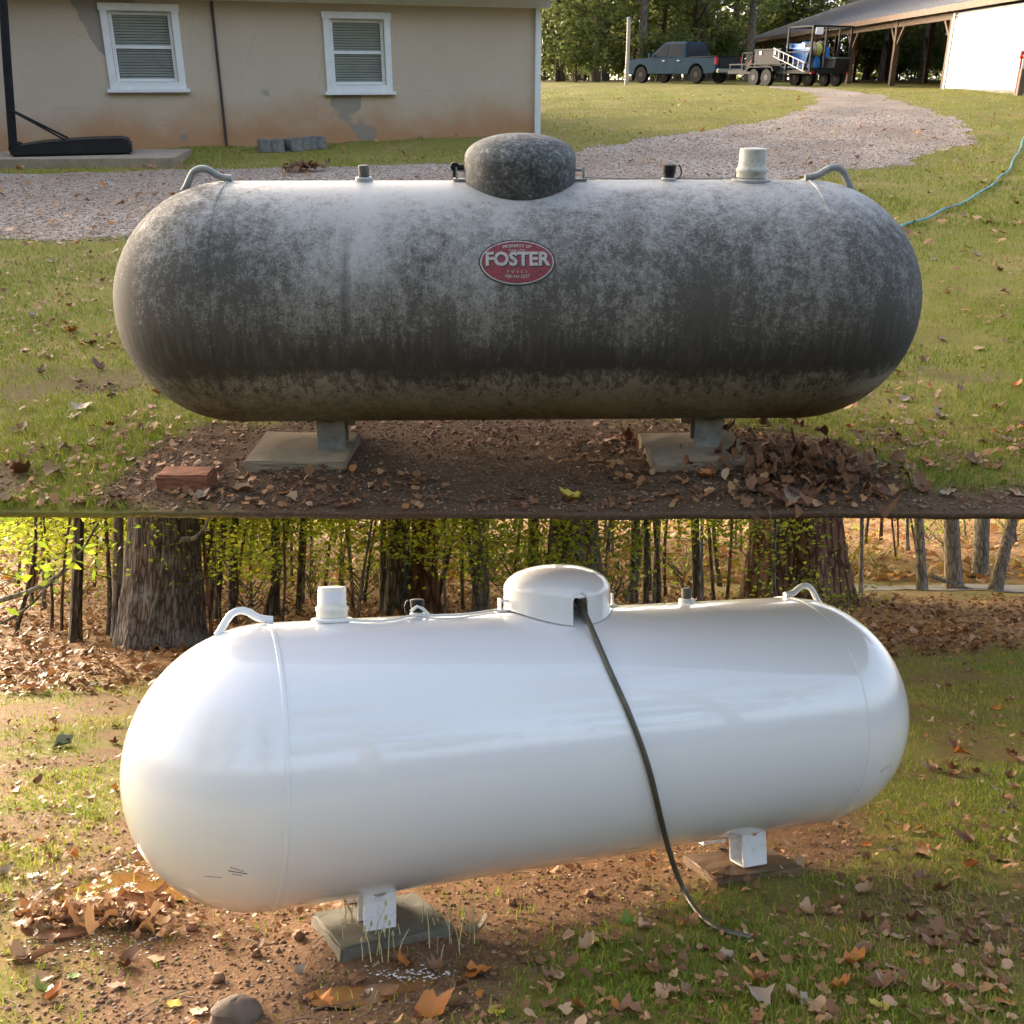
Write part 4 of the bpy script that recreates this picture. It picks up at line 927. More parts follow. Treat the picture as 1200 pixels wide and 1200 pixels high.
for s in (-1, 1):
    MB().box((-2.86, s * .9, .98), (.12, .17, .32)).build('tail_light', M['tail'], tr, False, .02)
    MB().box((2.82, s * .8, .86), (.16, .3, .2)).build('headlight', M['chrome'], tr, False, .03)
    MB().box((1.12, s * 1.1, 1.3), (.14, .2, .2)).build('mirror', M['truck'], tr, False, .03)
    for x_ in (-.62, .32): MB().box((x_, s * .995, 1.02), (.16, .03, .03)).build('door_handle', M['chrome'], tr)
    for x_ in (1.82, -1.72): wheel(tr, (x_, s * .84, .39), .39, .26)

# ------------------------------------------------------------------ trailer and its load
gx, gy = 13.0, 41.4; gz = float(z_upper(gx, gy)); GRZ = R(114.7)
tl = thing('utility_trailer', 'black tandem axle utility trailer with mesh gate behind the pickup', 'trailer', (gx, gy, gz), GRZ)
dk = .58
mb = MB(); mb.box((2.7, 0, dk - .03), (5.4, 1.9, .06)); mb.build('deck', M['wood'], tl)
mb = MB()
for s in (-1, 1): mb.box((2.7, s * .97, dk), (5.4, .07, .14)); mb.box((2.7, s * .97, dk + .32), (5.4, .05, .05))
for x_ in (0, 5.4): mb.box((x_, 0, dk), (.08, 2.0, .14))
for x_ in np.linspace(.1, 5.3, 7):
    for s in (-1, 1): mb.box((x_, s * .97, dk + .17), (.05, .05, .3))
mb.bar((5.4, .7, dk), (6.9, 0, dk - .05), .09); mb.bar((5.4, -.7, dk), (6.9, 0, dk - .05), .09); mb.build('frame', M['blackmetal'], tl)
cg = MB()
for x_, y_ in ((.05, -1), (.05, 1), (1.5, -1), (1.5, 1), (.05, -.4), (.05, .3)): cg.box((x_, y_, dk + .85), (.07, .07, 1.7))
for x_ in (.05, 1.5): cg.box((x_, 0, dk + 1.7), (.07, 2.07, .07))
for s in (-1, 1): cg.box((.78, s, dk + 1.7), (1.45, .06, .06)); cg.box((.78, s, dk + .75), (1.45, .05, .05))
cg.box((.05, 0, dk + .1), (.07, 2.0, .07)); cg.build('cage', M['blackmetal'], tl)
MB().box((-.0, .72, dk + 1.52), (.03, .36, .26)).build('plate', M['label'], tl)
for s in (-1, 1):
    for x_ in (2.45, 3.3): wheel(tl, (x_, s * 1.13, .36), .36, .22)
    MB().prism([(1.95, .62), (2.1, .8), (3.65, .8), (3.8, .62), (3.75, .6), (3.6, .76), (2.15, .76), (2.0, .6)], s * 1.13 - .15, s * 1.13 + .15).build('fender', M['blackmetal'], tl)
    MB().box((-.02, s * .93, dk - .04), (.05, .14, .1)).build('marker_light', M['tail'], tl)
for x_ in (.55, 1.25):
    wheel(tl, (x_, -.95, .3), .3, .2)
def on_trailer(name, lab, cat, x, y, z=dk): 
    c, s = math.cos(GRZ), math.sin(GRZ); return thing(name, lab, cat, (gx + c * x - s * y, gy + s * x + c * y, gz + z), GRZ)
o = on_trailer('tool_box', 'black steel tool box above the trailer wheels', 'tool box', 2.85, .62, .82)
MB().box((0, 0, .3), (1.75, .62, .6)).build('case', M['blackmetal'], o, False, .02); MB().box((0, 0, .64), (1.79, .66, .09)).build('lid', M['blackmetal'], o, False, .02)
for x_ in (-.5, .45): MB().box((x_, .32, .52), (.1, .03, .12)).build('latch', M['chrome'], o)
o = on_trailer('water_tank', 'blue plastic water tank strapped on the trailer', 'tank', 1.75, -.2)
MB().box((0, 0, .55), (2.0, 1.05, 1.1)).build('body', M['blue_tank'], o, True, .16)
MB().lathe([(.2, 0), (.2, .06), (.17, .09)], 18, (0, 0, 1.09)).build('lid', M['blue_tank'], o, True)
for x_ in (-.5, .5): MB().box((x_, 0, .56), (.06, 1.07, 1.13)).build('strap', M['alu'], o, False, .01)
o = on_trailer('ladder', 'aluminium ladder leaning along the trailer side', 'ladder', 1.3, 1.06, dk)
for q in (0, .34): MB().bar((1.0, 0, .62 + q * .9), (-1.05, .02, .0 + q * 1.0), .05, .03).build('rail', M['alu'], o)
for i in range(7):
    f_ = i / 6; MB().bar((.95 - 1.9 * f_, .01, .62 * (1 - f_) + .02), (.95 - 1.9 * f_, .01, .62 * (1 - f_) + .34), .035).build('rung', M['alu'], o)
o = on_trailer('pump_engine', 'small petrol engine pump on the front of the trailer', 'pump', 4.75, 0)
MB().box((0, 0, .28), (.62, .9, .4)).build('engine_block', M['blackmetal'], o, False, .04); MB().lathe([(.2, -.3), (.24, -.25), (.24, .25), (.2, .3)], 16, (.05, .1, .62), 'y').build('fuel_tank', M['blackmetal'], o, True)
MB().tube([(-.2, .42, .5), (-.3, .55, .3), (-.25, .6, -.1)], .035, 8).build('red_hose', M['red'], o, True); MB().lathe([(.12, -.1), (.16, 0), (.12, .1)], 14, (-.28, .2, .6), 'y').build('cover', M['red'], o, True)
mb = MB()
for x_ in (-.35, .35):
    for y_ in (-.5, .5): mb.box((x_, y_, .4), (.04, .04, .8))
mb.box((0, .5, .8), (.74, .04, .04)); mb.box((0, -.5, .8), (.74, .04, .04)); mb.box((.33, 0, .8), (.04, 1.04, .038)); mb.build('frame', M['blackmetal'], o)
o = on_trailer('hose_reel', 'hose reel with yellow hose inside the trailer cage', 'hose reel', .85, .1, dk)
MB().lathe([(.34, -.22), (.34, -.2), (.1, -.19), (.1, .19), (.34, .2), (.34, .22)], 22, (0, 0, .85), 'y').build('drum', M['blackmetal'], o, True); MB().lathe([(.16, -.18), (.26, -.16), (.27, 0), (.26, .16), (.16, .18)], 22, (0, 0, .85), 'y').build('wound_hose', M['yellowhose'], o, True)
mb = MB(); mb.bar((-.3, -.26, 0), (0, -.26, .85), .05); mb.bar((.3, -.26, 0), (0, -.26, .85), .05); mb.bar((-.3, .26, 0), (0, .26, .85), .05); mb.bar((.3, .26, 0), (0, .26, .85), .05); mb.build('stand', M['blackmetal'], o)
o = on_trailer('storage_tub', 'dark plastic tub at the rear of the trailer cage', 'tub', .45, -.55, dk)
MB().prism([(-.5, .02), (.5, .02), (.58, .5), (-.58, .5)], -.35, .35).build('body', M['black'], o, False, .03); MB().box((0, 0, .52), (1.2, .78, .06)).build('rim', plain('grey_tub_rim', (.1, .13, .14), .5), o, False, .015)

# pale utility post at the crest
p = at(734, 97, 46, 'U'); zz = float(z_upper(p[0], 46)); po = thing('utility_post', 'pale bare post standing at the crest left of the pickup', 'post', (p[0], 46, zz))
mb = MB().tube([(0, 0, -.2), (.01, 0, 1.4), (.0, 0, 2.75)], [.09, .085, .08], 12); mb.build('shaft', M['pole_wood'], po, True); MB().lathe([(.09, 2.73), (.1, 2.76), (.03, 2.82)], 12).build('cap', M['galv'], po, True)

# ------------------------------------------------------------------ trees behind the crest
M['fol_u'] = leafy('woodland_leaves', [(0, (.065, .095, .028)), (.4, (.13, .17, .05)), (.75, (.2, .24, .07)), (.92, (.32, .3, .08)), (1, (.36, .29, .08))], trans=.5)
tv = []
for k in range(6):
    r = random.Random(100 + k); H = r.uniform(13, 17); mb = MB(); ln = (r.uniform(-.03, .03), r.uniform(-.03, .03))
    trunk_mb(mb, H, r.uniform(.16, .26), .05, k, ln, .4, 9, 12, .05, .05); tips = limbs(mb, r, 2.2, H * .95, 20, 3.0, .06, ln, .45)
    cen = [t_ + Vector((r.uniform(-.5, .5), r.uniform(-.5, .5), r.uniform(-.3, .5))) for t_ in tips for _ in range(2)]
    tv.append((mb.mesh('trunk', (M['bark_grey'], M['bark_dark'], M['bark_pale'])[k % 3], True), crown('crown', cen, 26, .55, .17, M['fol_u'], k)))
bv = []
for k in range(3):
    r = random.Random(130 + k); mb = MB(); trunk_mb(mb, 2.6, .05, .015, k + 20, (0, 0), .2, 6, 6); tips = limbs(mb, r, .4, 2.5, 14, 1.3, .02, (0, 0), .7)
    cen = [t_ + Vector((r.uniform(-.3, .3), r.uniform(-.3, .3), r.uniform(-.3, .2))) for t_ in tips for _ in range(2)]
    bv.append((mb.mesh('stem', M['bark_dark'], True), crown('crown', cen, 22, .34, .11, M['fol_u'], 50 + k)))
def near_u(px): return ('beside the house corner' if px < 700 else 'behind the pale post' if px < 750 else 'behind the pickup' if px < 840 else 'behind the trailer front' if px < 900 else 'behind the trailer cage' if px < 990 else 'seen through the open shed posts' if px < 1070 else 'behind the white end room')
def treelab(px, k): return ('grey', 'dark', 'pale')[k] + ' trunked leafy tree in the wood ' + near_u(px)
def bushlab(px): return 'green bush at the wood edge ' + near_u(px)
spots = []
for i in range(44):
    row = i % 4; Yt = 60 + row * 5.5 + rng.uniform(-2, 2); px = 590 + (i // 4) * 52 + row * 13 + rng.uniform(-14, 14); spots.append((px, Yt))
for i, (px, Yt) in enumerate(spots):
    X = (px - 600) / FPX * Yt; tm, cm = tv[i % 6]
    if 14.5 < X < 36 and Yt < 74: Yt += 15; X = (px - 600) / FPX * Yt
    t_ = thing('woodland_tree', treelab(px, i % 3), 'tree', (X, Yt, float(z_upper(X, Yt))), rng.uniform(0, 6.28), 'trees of the wood behind the crest'); s = rng.uniform(.85, 1.2); t_.scale = (s, s, s)
    link('trunk', tm, t_); link('crown', cm, t_)
for i in range(84):
    Yt = rng.uniform(57, 80) if i < 46 else rng.uniform(80, 87); X = (rng.uniform(585, 1170) - 600) / FPX * Yt; sm, cm = bv[i % 3]
    if 14.5 < X < 36 and Yt < 74: Yt += 16; X = X * 1.25
    t_ = thing('undergrowth_bush', bushlab(600 + X / Yt * FPX), 'bush', (X, Yt, float(z_upper(X, Yt))), rng.uniform(0, 6.28), 'undergrowth at the wood edge behind the crest'); s = rng.uniform(.8, 1.5) * (1 if i < 46 else 1.5); t_.scale = (s, s, s)
    link('stem', sm, t_); link('crown', cm, t_)
cen = [(nr.uniform(-6, 52), nr.uniform(86, 91), 1.4 + 5.5 * nr.random() ** 1.3) for _ in range(420)]
o = link('distant_wood', crown('distant_wood', cen, 30, .8, .3, M['fol_u'], 77)); put(o); tag(o, 'far leafy wood closing the view behind the tree trunks', 'wood', kind='stuff')
# ================================================================== LOWER YARD (wood side)
PLACE[0] = I4
LYAW = .382; LT = (.193, 3.782, 0)
DIRT = [gp(x, y, 'L') for x, y in ((30, 1020), (120, 985), (215, 960), (330, 900), (700, 880), (980, 925), (1010, 985), (960, 1020), (850, 1040), (740, 1062), (660, 1100), (590, 1170), (560, 1230), (240, 1260), (60, 1150), (10, 1080))]
def dirt_l(x, y):
    a = np.zeros(np.shape(x))
    for s in range(4):
        a = a + inside(DIRT, x + (fbm(x, y, .5, 61 + s) - .5) * (.25 + .2 * s), y + (fbm(x, y, .5, 71 + s) - .5) * (.25 + .2 * s))
    far = smooth(.55, .8, fbm(x, y, .9, 81)) * smooth(5, 8, y) * .5
    pat = smooth(.44, .62, fbm(x, y, .5, 87)) * np.where(x < -.6, .85, .5) * smooth(1.5, 2.5, y)
    return np.maximum(np.maximum(a / 4, far), pat)
def mould_l(x, y): return smooth(7.5, 10.5, y + (fbm(x, y, 1.8, 83) - .5) * 3 + np.where(x > 1, -1.5 - .25 * x, 0)) * (1 - .75 * smooth(17, 20, y) * smooth(2, 5, x) * smooth(32, 24, y))
POOLS = [[gp(x, y, 'L') for x, y in ((58, 1056), (85, 1041), (115, 1027), (150, 1012), (185, 996), (218, 984), (270, 1000), (310, 1035), (290, 1050), (225, 1054), (190, 1054), (150, 1060), (110, 1066), (80, 1066))],
         [gp(x, y, 'L') for x, y in ((355, 1166), (380, 1157), (425, 1152), (455, 1148), (482, 1141), (515, 1140), (505, 1152), (470, 1162), (445, 1172), (405, 1180), (372, 1178))]]
def z_low2(x, y):
    z = z_lower(x, y)
    for P in POOLS:
        c = np.mean([p[:2] for p in P], 0); r = max(np.linalg.norm(np.array(p[:2]) - c) for p in P)
        z = z - .018 * inside(P, c[0] + (x - c[0]) * .93, c[1] + (y - c[1]) * .93)
    return z
g_l = sheet('ground', z_low2, np.concatenate([np.linspace(1.2, 2.0, 20)[:-1], np.geomspace(2.0, 130, 360)]), lambda y: 2.2 + .8 * y, 320, M['ground_l'], {'dirt': dirt_l, 'mould': mould_l}); tag(g_l, kind='structure')
for i, P in enumerate(POOLS):
    zc = np.mean([z_lower(p[0], p[1]) for p in P]) - .006
    mb = MB(); c = np.mean([p[:2] for p in P], 0); n = len(P); V = [(c[0], c[1], zc)]; 
    for q in range(n * 4):
        a, b_ = P[q // 4], P[(q // 4 + 1) % n]; f_ = (q % 4) / 4; e = a[:2] + (b_[:2] - a[:2]) * f_; e = c + (e - c) * (1.04 + .1 * (vnoise(q * .7, i * 9.1) - .5)); V.append((e[0], e[1], zc))
    mb.add(V, [(0, k + 1, (k + 1) % (n * 4) + 1) for k in range(n * 4)]); o = mb.build('puddle', M['puddle']); put(o); tag(o, kind='structure')
# paint flakes floating on and around the puddle
P = POOLS[0]; c = np.mean([p[:2] for p in P], 0)
x = nr.normal(c[0] - .05, .32, 2200); y = nr.normal(c[1], .14, 2200); k = inside(P, c[0] + (x - c[0]) * .85, c[1] + (y - c[1]) * .8) & (fbm(x, y, .1, 91) > .52); x, y = x[k], y[k]
z = np.full(len(x), np.mean([z_lower(p[0], p[1]) for p in P]) - .004)
c2 = gp(480, 1146, 'L'); xa = nr.normal(c2[0], .08, 90); ya = nr.normal(c2[1] + .02, .02, 90); x = np.r_[x, xa]; y = np.r_[y, ya]; z = np.r_[z, z_lower(xa, ya) + .001]
c3 = gp(110, 1105, 'L'); xa = nr.normal(c3[0], .16, 160); ya = nr.normal(c3[1], .07, 160); x = np.r_[x, xa]; y = np.r_[y, ya]; z = np.r_[z, z_lower(xa, ya) + .002]
c3 = gp(640, 1030, 'L'); xa = nr.normal(c3[0], .5, 320); ya = nr.normal(c3[1] + .55, .2, 320); x = np.r_[x, xa]; y = np.r_[y, ya]; z = np.r_[z, z_lower(xa, ya) + .002]
o = stones('paint_flakes', x, y, z, nr.uniform(.002, .0085, len(x)), M['flake'], .15); tag(o, 'white paint flakes floating on the muddy puddle and soil by the white tank', 'paint flakes')

# turf
n = 210000; y = np.exp(nr.uniform(math.log(1.75), math.log(13), n)); x = nr.uniform(-1, 1, n) * (.6 * y + .5)
patch = fbm(x, y, .6, 101); k = (dirt_l(x, y) < np.where(nr.random(n) < .12, 2, nr.uniform(.05, .65, n))) & (mould_l(x, y) < nr.uniform(.1, .8, n)) & (patch > nr.uniform(.18, .62, n)); x, y, patch = x[k], y[k], patch[k]; m_ = len(x)
rv = np.clip(nr.normal(.55, .22, m_) + (.5 - fbm(x, y, .9, 104)) * 1.0, 0, 1)
o = blades('grass', x, y, z_lower(x, y), nr.uniform(.012, .04, m_) * (.6 + .8 * patch) * (1 + .05 * y), nr.uniform(.0022, .005, m_) * (1 + .1 * y), M['grass'], rv, .65); tag(o, 'short yellowing grass around the white tank', 'grass')
x, y = scat(26000, 1.8, 6, lambda y: .6 * y + .2, lambda x, y: (dirt_l(x, y) > .3) & ~inside(POOLS[0], x, y) & ~inside(POOLS[1], x, y))
tag(stones('soil_crumbs', x, y, z_lower(x, y), nr.uniform(.002, .008, len(x)) * nr.choice([1, 1, 1, 1.7], len(x)), M['pebble_d']), 'crumbly red-brown soil and grit round the white tank', 'soil')
x, y = scat(7000, 1.8, 9, lambda y: .6 * y + .2, lambda x, y: fbm(x, y, .7, 111) > .44)
tag(litter('leaf_litter', x, y, z_lower(x, y) + .008, nr.uniform(.008, .032, len(x)), M['litter'], .1, .95), 'small dry leaves and scraps in the grass round the white tank', 'leaf litter')
x, y = scat(15000, 7, 24, lambda y: .62 * y, lambda x, y: mould_l(x, y) > .3)
tag(litter('forest_floor_leaves', x, y, z_lower(x, y) + .01, nr.uniform(.03, .072, len(x)) * (.8 + .03 * y), M['litter'], 0, .9, .5), 'brown leaf carpet at the foot of the trees behind the white tank', 'leaf litter')
x, y = scat(5000, 24, 60, lambda y: .62 * y, lambda x, y: np.full(x.shape, True))
tag(litter('hillside_leaves', x, y, z_lower(x, y) + .02, nr.uniform(.12, .26, len(x)), M['litter'], .6, 1, .4), 'orange leaf carpet on the far wooded slope', 'leaf litter')
x, y = scat(160, 1.9, 4.5, lambda y: .5 * y, lambda x, y: dirt_l(x, y) > .3)
tag(twigs('twigs', x, y, z_lower(x, y), nr.uniform(.04, .2, len(x)), M['twig'], .0025), 'thin twigs and straw on the soil before the white tank', 'twigs')
# dry weed stalks by the left pad
mb = MB()
for i in range(34):
    p = gp(rng.uniform(395, 560), rng.uniform(1088, 1128), 'L'); a = rng.uniform(0, 6.28); h_ = rng.uniform(.04, .13); q = Vector(p); l = rng.uniform(.1, .5) * h_
    mb.tube([q, q + Vector((math.cos(a) * l * .4, math.sin(a) * l * .4, h_ * .6)), q + Vector((math.cos(a) * l, math.sin(a) * l, h_))], [.0022, .0018, .0014], 4)
    if i % 2: mb.lathe([(.001, 0), (.005, .006), (.004, .014), (.001, .02)], 6, tuple(q + Vector((math.cos(a) * l, math.sin(a) * l, h_ - .002))))
o = mb.build('weed_stalks', plain('straw', (.48, .42, .2), .7, .3, 20)); put(o); tag(o, 'pale seeding weed stalks in front of the left pad of the white tank', 'weeds', kind='stuff')

# large leaves one by one
def kindword(k): return {'brown': 'brown', 'tan': 'tan', 'orange': 'orange', 'pale': 'pale', 'yellow': 'yellow', 'red': 'dark red', 'green': 'green', 'grey': 'grey'}[k]
LL = [(553, 1098, .075, 'pale', 'large pale brown leaf lying right of the dark pad under the white tank'), (557, 1145, .075, 'orange', 'bright orange leaf in the front grass, left of the front centre'), (582, 1186, .05, 'yellow', 'lime yellow star-shaped leaf at the front edge'), (500, 1192, .09, 'orange', 'big orange brown leaf at the front edge, left of centre'), (512, 1138, .05, 'brown', 'upright brown leaf left of the bright orange leaf'), (718, 1102, .08, 'tan', 'broad orange-tan leaf below the tube end'), (690, 1108, .06, 'yellow', 'narrow yellowing leaf beside the broad orange-tan leaf'), (790, 1168, .05, 'tan', 'tan leaf at the front, right of centre'), (888, 1178, .08, 'pale', 'wide pale tan leaf at the front edge right of centre'), (1033, 1185, .05, 'yellow', 'bright yellow green leaf at the front right edge'), (1160, 1150, .06, 'tan', 'tan leaf standing in the grass at the front right corner'), (1180, 1178, .06, 'orange', 'orange leaf at the front right corner'), (50, 1165, .055, 'green', 'green leaf at the front left corner'), (62, 1172, .05, 'orange', 'orange leaf beneath the green leaf at the front left corner'), (88, 1146, .035, 'green', 'small green leaf right of the puddle bark heap'), (70, 875, .12, 'grey', 'large grey-green leaf in the grass left of the white tank'), (1135, 1018, .06, 'orange', 'russet curled leaf in the grass right of the white tank'), (1125, 888, .09, 'orange', 'large rust coloured leaf beside the right end of the white tank'), (1095, 905, .08, 'tan', 'wide tan leaf just right of the white tank end'), (963, 990, .045, 'pale', 'small star-shaped pale leaf right of the right foot'), (205, 1178, .045, 'yellow', 'yellow leaf on the soil below the puddle'), (738, 1085, .05, 'green', 'fresh green leaf on the soil near the tube end')]
for i, (a, b_, s, kd, lab) in enumerate(LL): leaf(a, b_, 'L', s * .85, kd, lab, None, 200 + i)
KL = ['tan', 'brown', 'brown', 'pale', 'tan', 'brown', 'tan', 'orange', 'brown']
i = 0
while i < 60:
    a, b_ = rng.uniform(0, 150), rng.uniform(790, 1180)
    if i >= 42: a, b_ = rng.uniform(150, 740), rng.uniform(1110, 1195)
    leaf(a, b_, 'L', rng.uniform(.028, .055), KL[i % 9], kindword(KL[i % 9]) + ' fallen leaf ' + ('on the ground left of the white tank, ' + ('level with its top' if b_ < 870 else 'level with its middle' if b_ < 1000 else 'below the puddle') if a < 150 else 'on the soil before the white tank'), 'fallen leaves left of and before the white tank', 300 + i); i += 1
for i in range(90):
    a = rng.uniform(1000, 1200); b_ = rng.uniform(735, 1195)
    if a < 1075 and b_ < 960: a += 110
    leaf(a, b_, 'L', rng.uniform(.03, .062), KL[(i * 2) % 9], kindword(KL[(i * 2) % 9]) + ' fallen leaf in the grass right of the white tank, ' + ('near the trees' if b_ < 830 else 'level with its end' if b_ < 990 else 'by the right edge' if a > 1100 else 'towards the front'), 'fallen leaves right of the white tank', 400 + i)
for i in range(26):
    leaf(rng.uniform(700, 1010), rng.uniform(1060, 1195), 'L', rng.uniform(.03, .055), KL[(i * 4) % 9], kindword(KL[(i * 4) % 9]) + ' fallen leaf in the front grass ' + ('just below the tube' if a < 850 else 'right of the tube'), 'fallen leaves in the front grass right of the tube', 500 + i)
# heap of curled bark by the puddle
def curl(px, py, L, w, a, z, lab, seed, arc=2.2, sx=0.0):
    r = random.Random(seed); p = gp(px, py, 'L'); mb = MB(); n = 9; m = 10; V = []; F = []
    for i in range(m):
        f_ = i / (m - 1); taper = (.35 + .65 * math.sin(math.pi * (.08 + .84 * f_)) ** .6) * r.uniform(.9, 1.1)
        for k in range(n):
            q = (k / (n - 1) - .5) * arc + .3 * math.sin(f_ * 3 + seed); y_ = w * taper * math.sin(q); z_ = w * taper * (1 - math.cos(q)) * .9
            V.append((L * (f_ - .5), y_ + .015 * math.sin(f_ * 4 + seed), z_ + .012 * math.sin(f_ * 5 + seed * 2)))
    for i in range(m - 1):
        for k in range(n - 1): F.append((i * n + k, i * n + k + 1, (i + 1) * n + k + 1, (i + 1) * n + k))
    mb.add(V, F); o = mb.build('bark_curl', M['curl'], None, True); put(o, (p[0], p[1], p[2] + z), a, Matrix.Rotation(r.uniform(-.7, .7) + sx, 4, 'X') @ Matrix.Rotation(r.uniform(-.2, .2), 4, 'Y')); return tag(o, lab, 'bark')
M['curl'] = plain('curled_bark', (.26, .12, .055), .6, .45, 9, .3, 40, stretch=(.5, 4, 4))
CU = [(128, 1082, .3, .03, .25, .02, 'longest curled strip of brown bark across the heap by the puddle'), (170, 1062, .22, .028, .35, .035, 'curled bark strip at the puddle side of the heap'), (190, 1052, .11, .022, 1.3, .05, 'short upright bark piece at the right tip of the heap'), (75, 1098, .2, .03, .3, .015, 'wide bark curl at the left end of the heap'), (105, 1070, .18, .024, .9, .04, 'slanting bark strip in the middle of the heap'), (60, 1080, .14, .022, 1.0, .03, 'small steep bark strip at the left of the heap'), (145, 1072, .2, .024, .1, .05, 'bark strip lying on top of the heap'), (90, 1085, .16, .022, .6, .045, 'narrow bark sliver over the left of the heap'), (40, 1125, .14, .03, .6, .01, 'flat torn bark flake below the heap'), (165, 1078, .17, .02, .5, .02, 'thin bark strip under the right of the heap')]
for i, c in enumerate(CU): curl(c[0], c[1], c[2] * .85, c[3] * .62, c[4], c[5] * .7, c[6], seed=i, arc=3.4)
x = nr.normal(0, .14, 120); p = gp(110, 1085, 'L'); x += p[0]; y = p[1] + nr.normal(0, .055, 120)
tag(litter('heap_leaves', x, y, z_lower(x, y) + nr.uniform(0, .045, 120), nr.uniform(.02, .045, 120), M['litter'], .1, .75, .8), 'dead leaves mixed into the bark heap by the puddle', 'leaf litter')
p = gp(272, 1200, 'L'); V = []; F = []; n = 18; m = 11
for i in range(m + 1):
    for k in range(n):
        a, b_ = 2 * math.pi * k / n, math.pi * i / m; q = 1 + .28 * (float(vnoise(k * .5 if k < n / 2 else (n - k) * .5, i * .6, 1, 5)) - .5) + rng.uniform(-.02, .02)
        V.append((.075 * q * math.sin(b_) * math.cos(a), .055 * q * math.sin(b_) * math.sin(a), .045 * q * math.cos(b_)))
F = [(i * n + k, i * n + (k + 1) % n, (i + 1) * n + (k + 1) % n, (i + 1) * n + k) for i in range(m) for k in range(n)]
mb = MB(); mb.add(V, F); o = mb.build('stone', M['stone'], None, True); put(o, (p[0], p[1] + .03, p[2] + .012), .4); tag(o, 'rough brown stone at the front edge below the left foot of the white tank', 'stone')
for i, (a, b_, s) in enumerate(((225, 1090, .02), (300, 1120, .016), (350, 1100, .022), (255, 1150, .02), (600, 1060, .018), (690, 1050, .02))):
    p = gp(a, b_, 'L'); rough_block('clay_lump', (s * 2, s * 1.6, s * 1.3), M['clay'], 'small clod of red clay on the bare soil before the white tank', 'clod', (p[0], p[1], p[2] - .004), i, s * .35, 'clods of clay on the bare soil', i, .006, True)

# ------------------------------------------------------------------ white tank
wt = thing('propane_tank', 'freshly painted glossy white propane tank with a tube under its dome', 'tank', LT, LYAW + math.pi, tilt=Matrix.Rotation(.014, 4, 'Y'))
make_tank(wt, M['white_paint'], M['white_paint'], M['white_paint'], False)
# cord tied along the crown: from vent to valve to dome
def crownz(y): return math.sqrt(TR * TR - y * y)
pts = [(.96, .05), (.93, .075), (.87, .075), (.84, .07), (.8, .085), (.74, .1), (.68, .085), (.63, .055), (.6, .04), (.565, .035), (.52, .06), (.44, .07), (.36, .05), (.3, .02), (.25, .012)]
c_ = MB().tube([(a, b_, crownz(b_) + .006) for a, b_ in pts], .005, 8); o = c_.build('cord', M['cord'], wt, True); o.location = (0, 0, TAX)
mb = MB().tube([(.575 + .05 * u, .035 + .02 * v, crownz(.04) + .02 + w_) for u, v, w_ in ((-.6, .6, -.012), (-.2, .2, .01), (.2, -.1, .018), (.7, -.3, .0))], .006, 6); o = mb.build('cord_knot', M['cord'], wt, True); o.location = (0, 0, TAX)
# delivery tube: out of the dome, down the flank, to the ground
tp = []
for a, b_ in ((692, 722), (700, 752), (716, 790), (735, 830), (750, 868), (762, 905), (770, 940), (778, 975)):
    q = tank_local(a, b_, 'L', (LT[0], LT[1], TAX), LYAW, TR + .013); tp.append(Matrix.Rotation(LYAW, 3, 'Z') @ q + Vector((LT[0], LT[1], TAX)))
d0 = Matrix.Rotation(LYAW + math.pi, 3, 'Z') @ Vector((0, .1, TR + .055)) + Vector((LT[0], LT[1], TAX))
d1 = Matrix.Rotation(LYAW + math.pi, 3, 'Z') @ Vector((0, .19, TR + .03)) + Vector((LT[0], LT[1], TAX))
pts = [d0, d1] + tp[1:]
for a, b_, zz in ((788, 1012, .17), (800, 1040, .05)):
    g_ = gp(a, b_ + zz * 190, 'L'); d = Vector(ray(a, b_, PL)); t_ = (HL - zz) / -d.z; pts.append(Vector((0, 0, HL)) + d * t_)

for a, b_ in ((812, 1068), (828, 1086), (850, 1098), (880, 1104)): e = gp(a, b_, 'L'); pts.append(Vector((e[0], e[1], e[2] + .014)))
f = []
for i in range(len(pts) - 1):
    for k in range(4): f.append(pts[i].lerp(pts[i + 1], k / 4))
f.append(pts[-1])
for _ in range(5): f = [f[0]] + [(f[i - 1] + f[i] * 2 + f[i + 1]) / 4 for i in range(1, len(f) - 1)] + [f[-1]]
o = MB().tube(f, .0105, 12).build('delivery_tube', M['hose'], None, True); put(o); tag(o, 'dark flexible tube running from the white dome down to the ground', 'tube')
# scuff marks on the near end and nicks on the far one
def scuffs(marks, end, name):
    mb = MB(); cz = Vector((end * TH, 0, 0)); m3 = Matrix.Rotation(-(LYAW + math.pi), 3, 'Z')
    for a0, b0, a1, b1, w_ in marks:
        P = []
        for a, b_ in ((a0, b0), ((a0 + a1) / 2, (b0 + b1) / 2), (a1, b1)):
            o_ = m3 @ (Vector((0, 0, HL)) - Vector((LT[0], LT[1], TAX))) - cz; d = (m3 @ Vector(ray(a, b_, PL))).normalized(); B = o_.dot(d); D = B * B - o_.dot(o_) + (TR + .001) ** 2
            P.append(o_ + d * (-B - math.sqrt(max(D, 0))) + cz)
        V = []
        for q in P: V += [q + Vector((0, 0, w_)), q - Vector((0, 0, w_))]
        mb.add(V, [(0, 1, 3, 2), (2, 3, 5, 4)])
    o = mb.build(name, M['scuff'], wt); o.location = (0, 0, TAX); o['kind'] = 'stuff'
M['scuff'] = plain('dark_scuff', (.16, .16, .17), .6, .4, 60)
scuffs([(272, 1009, 288, 1014, .0012), (270, 1013, 292, 1017, .0016), (274, 1017, 286, 1019, .001), (242, 1019, 262, 1021, .0009)], 1, 'scuff')
scuffs([(1034 + k * 3, 911 - k * 2, 1036 + k * 3, 906 - k * 2, .002) for k in range(4)], -1, 'scuff')
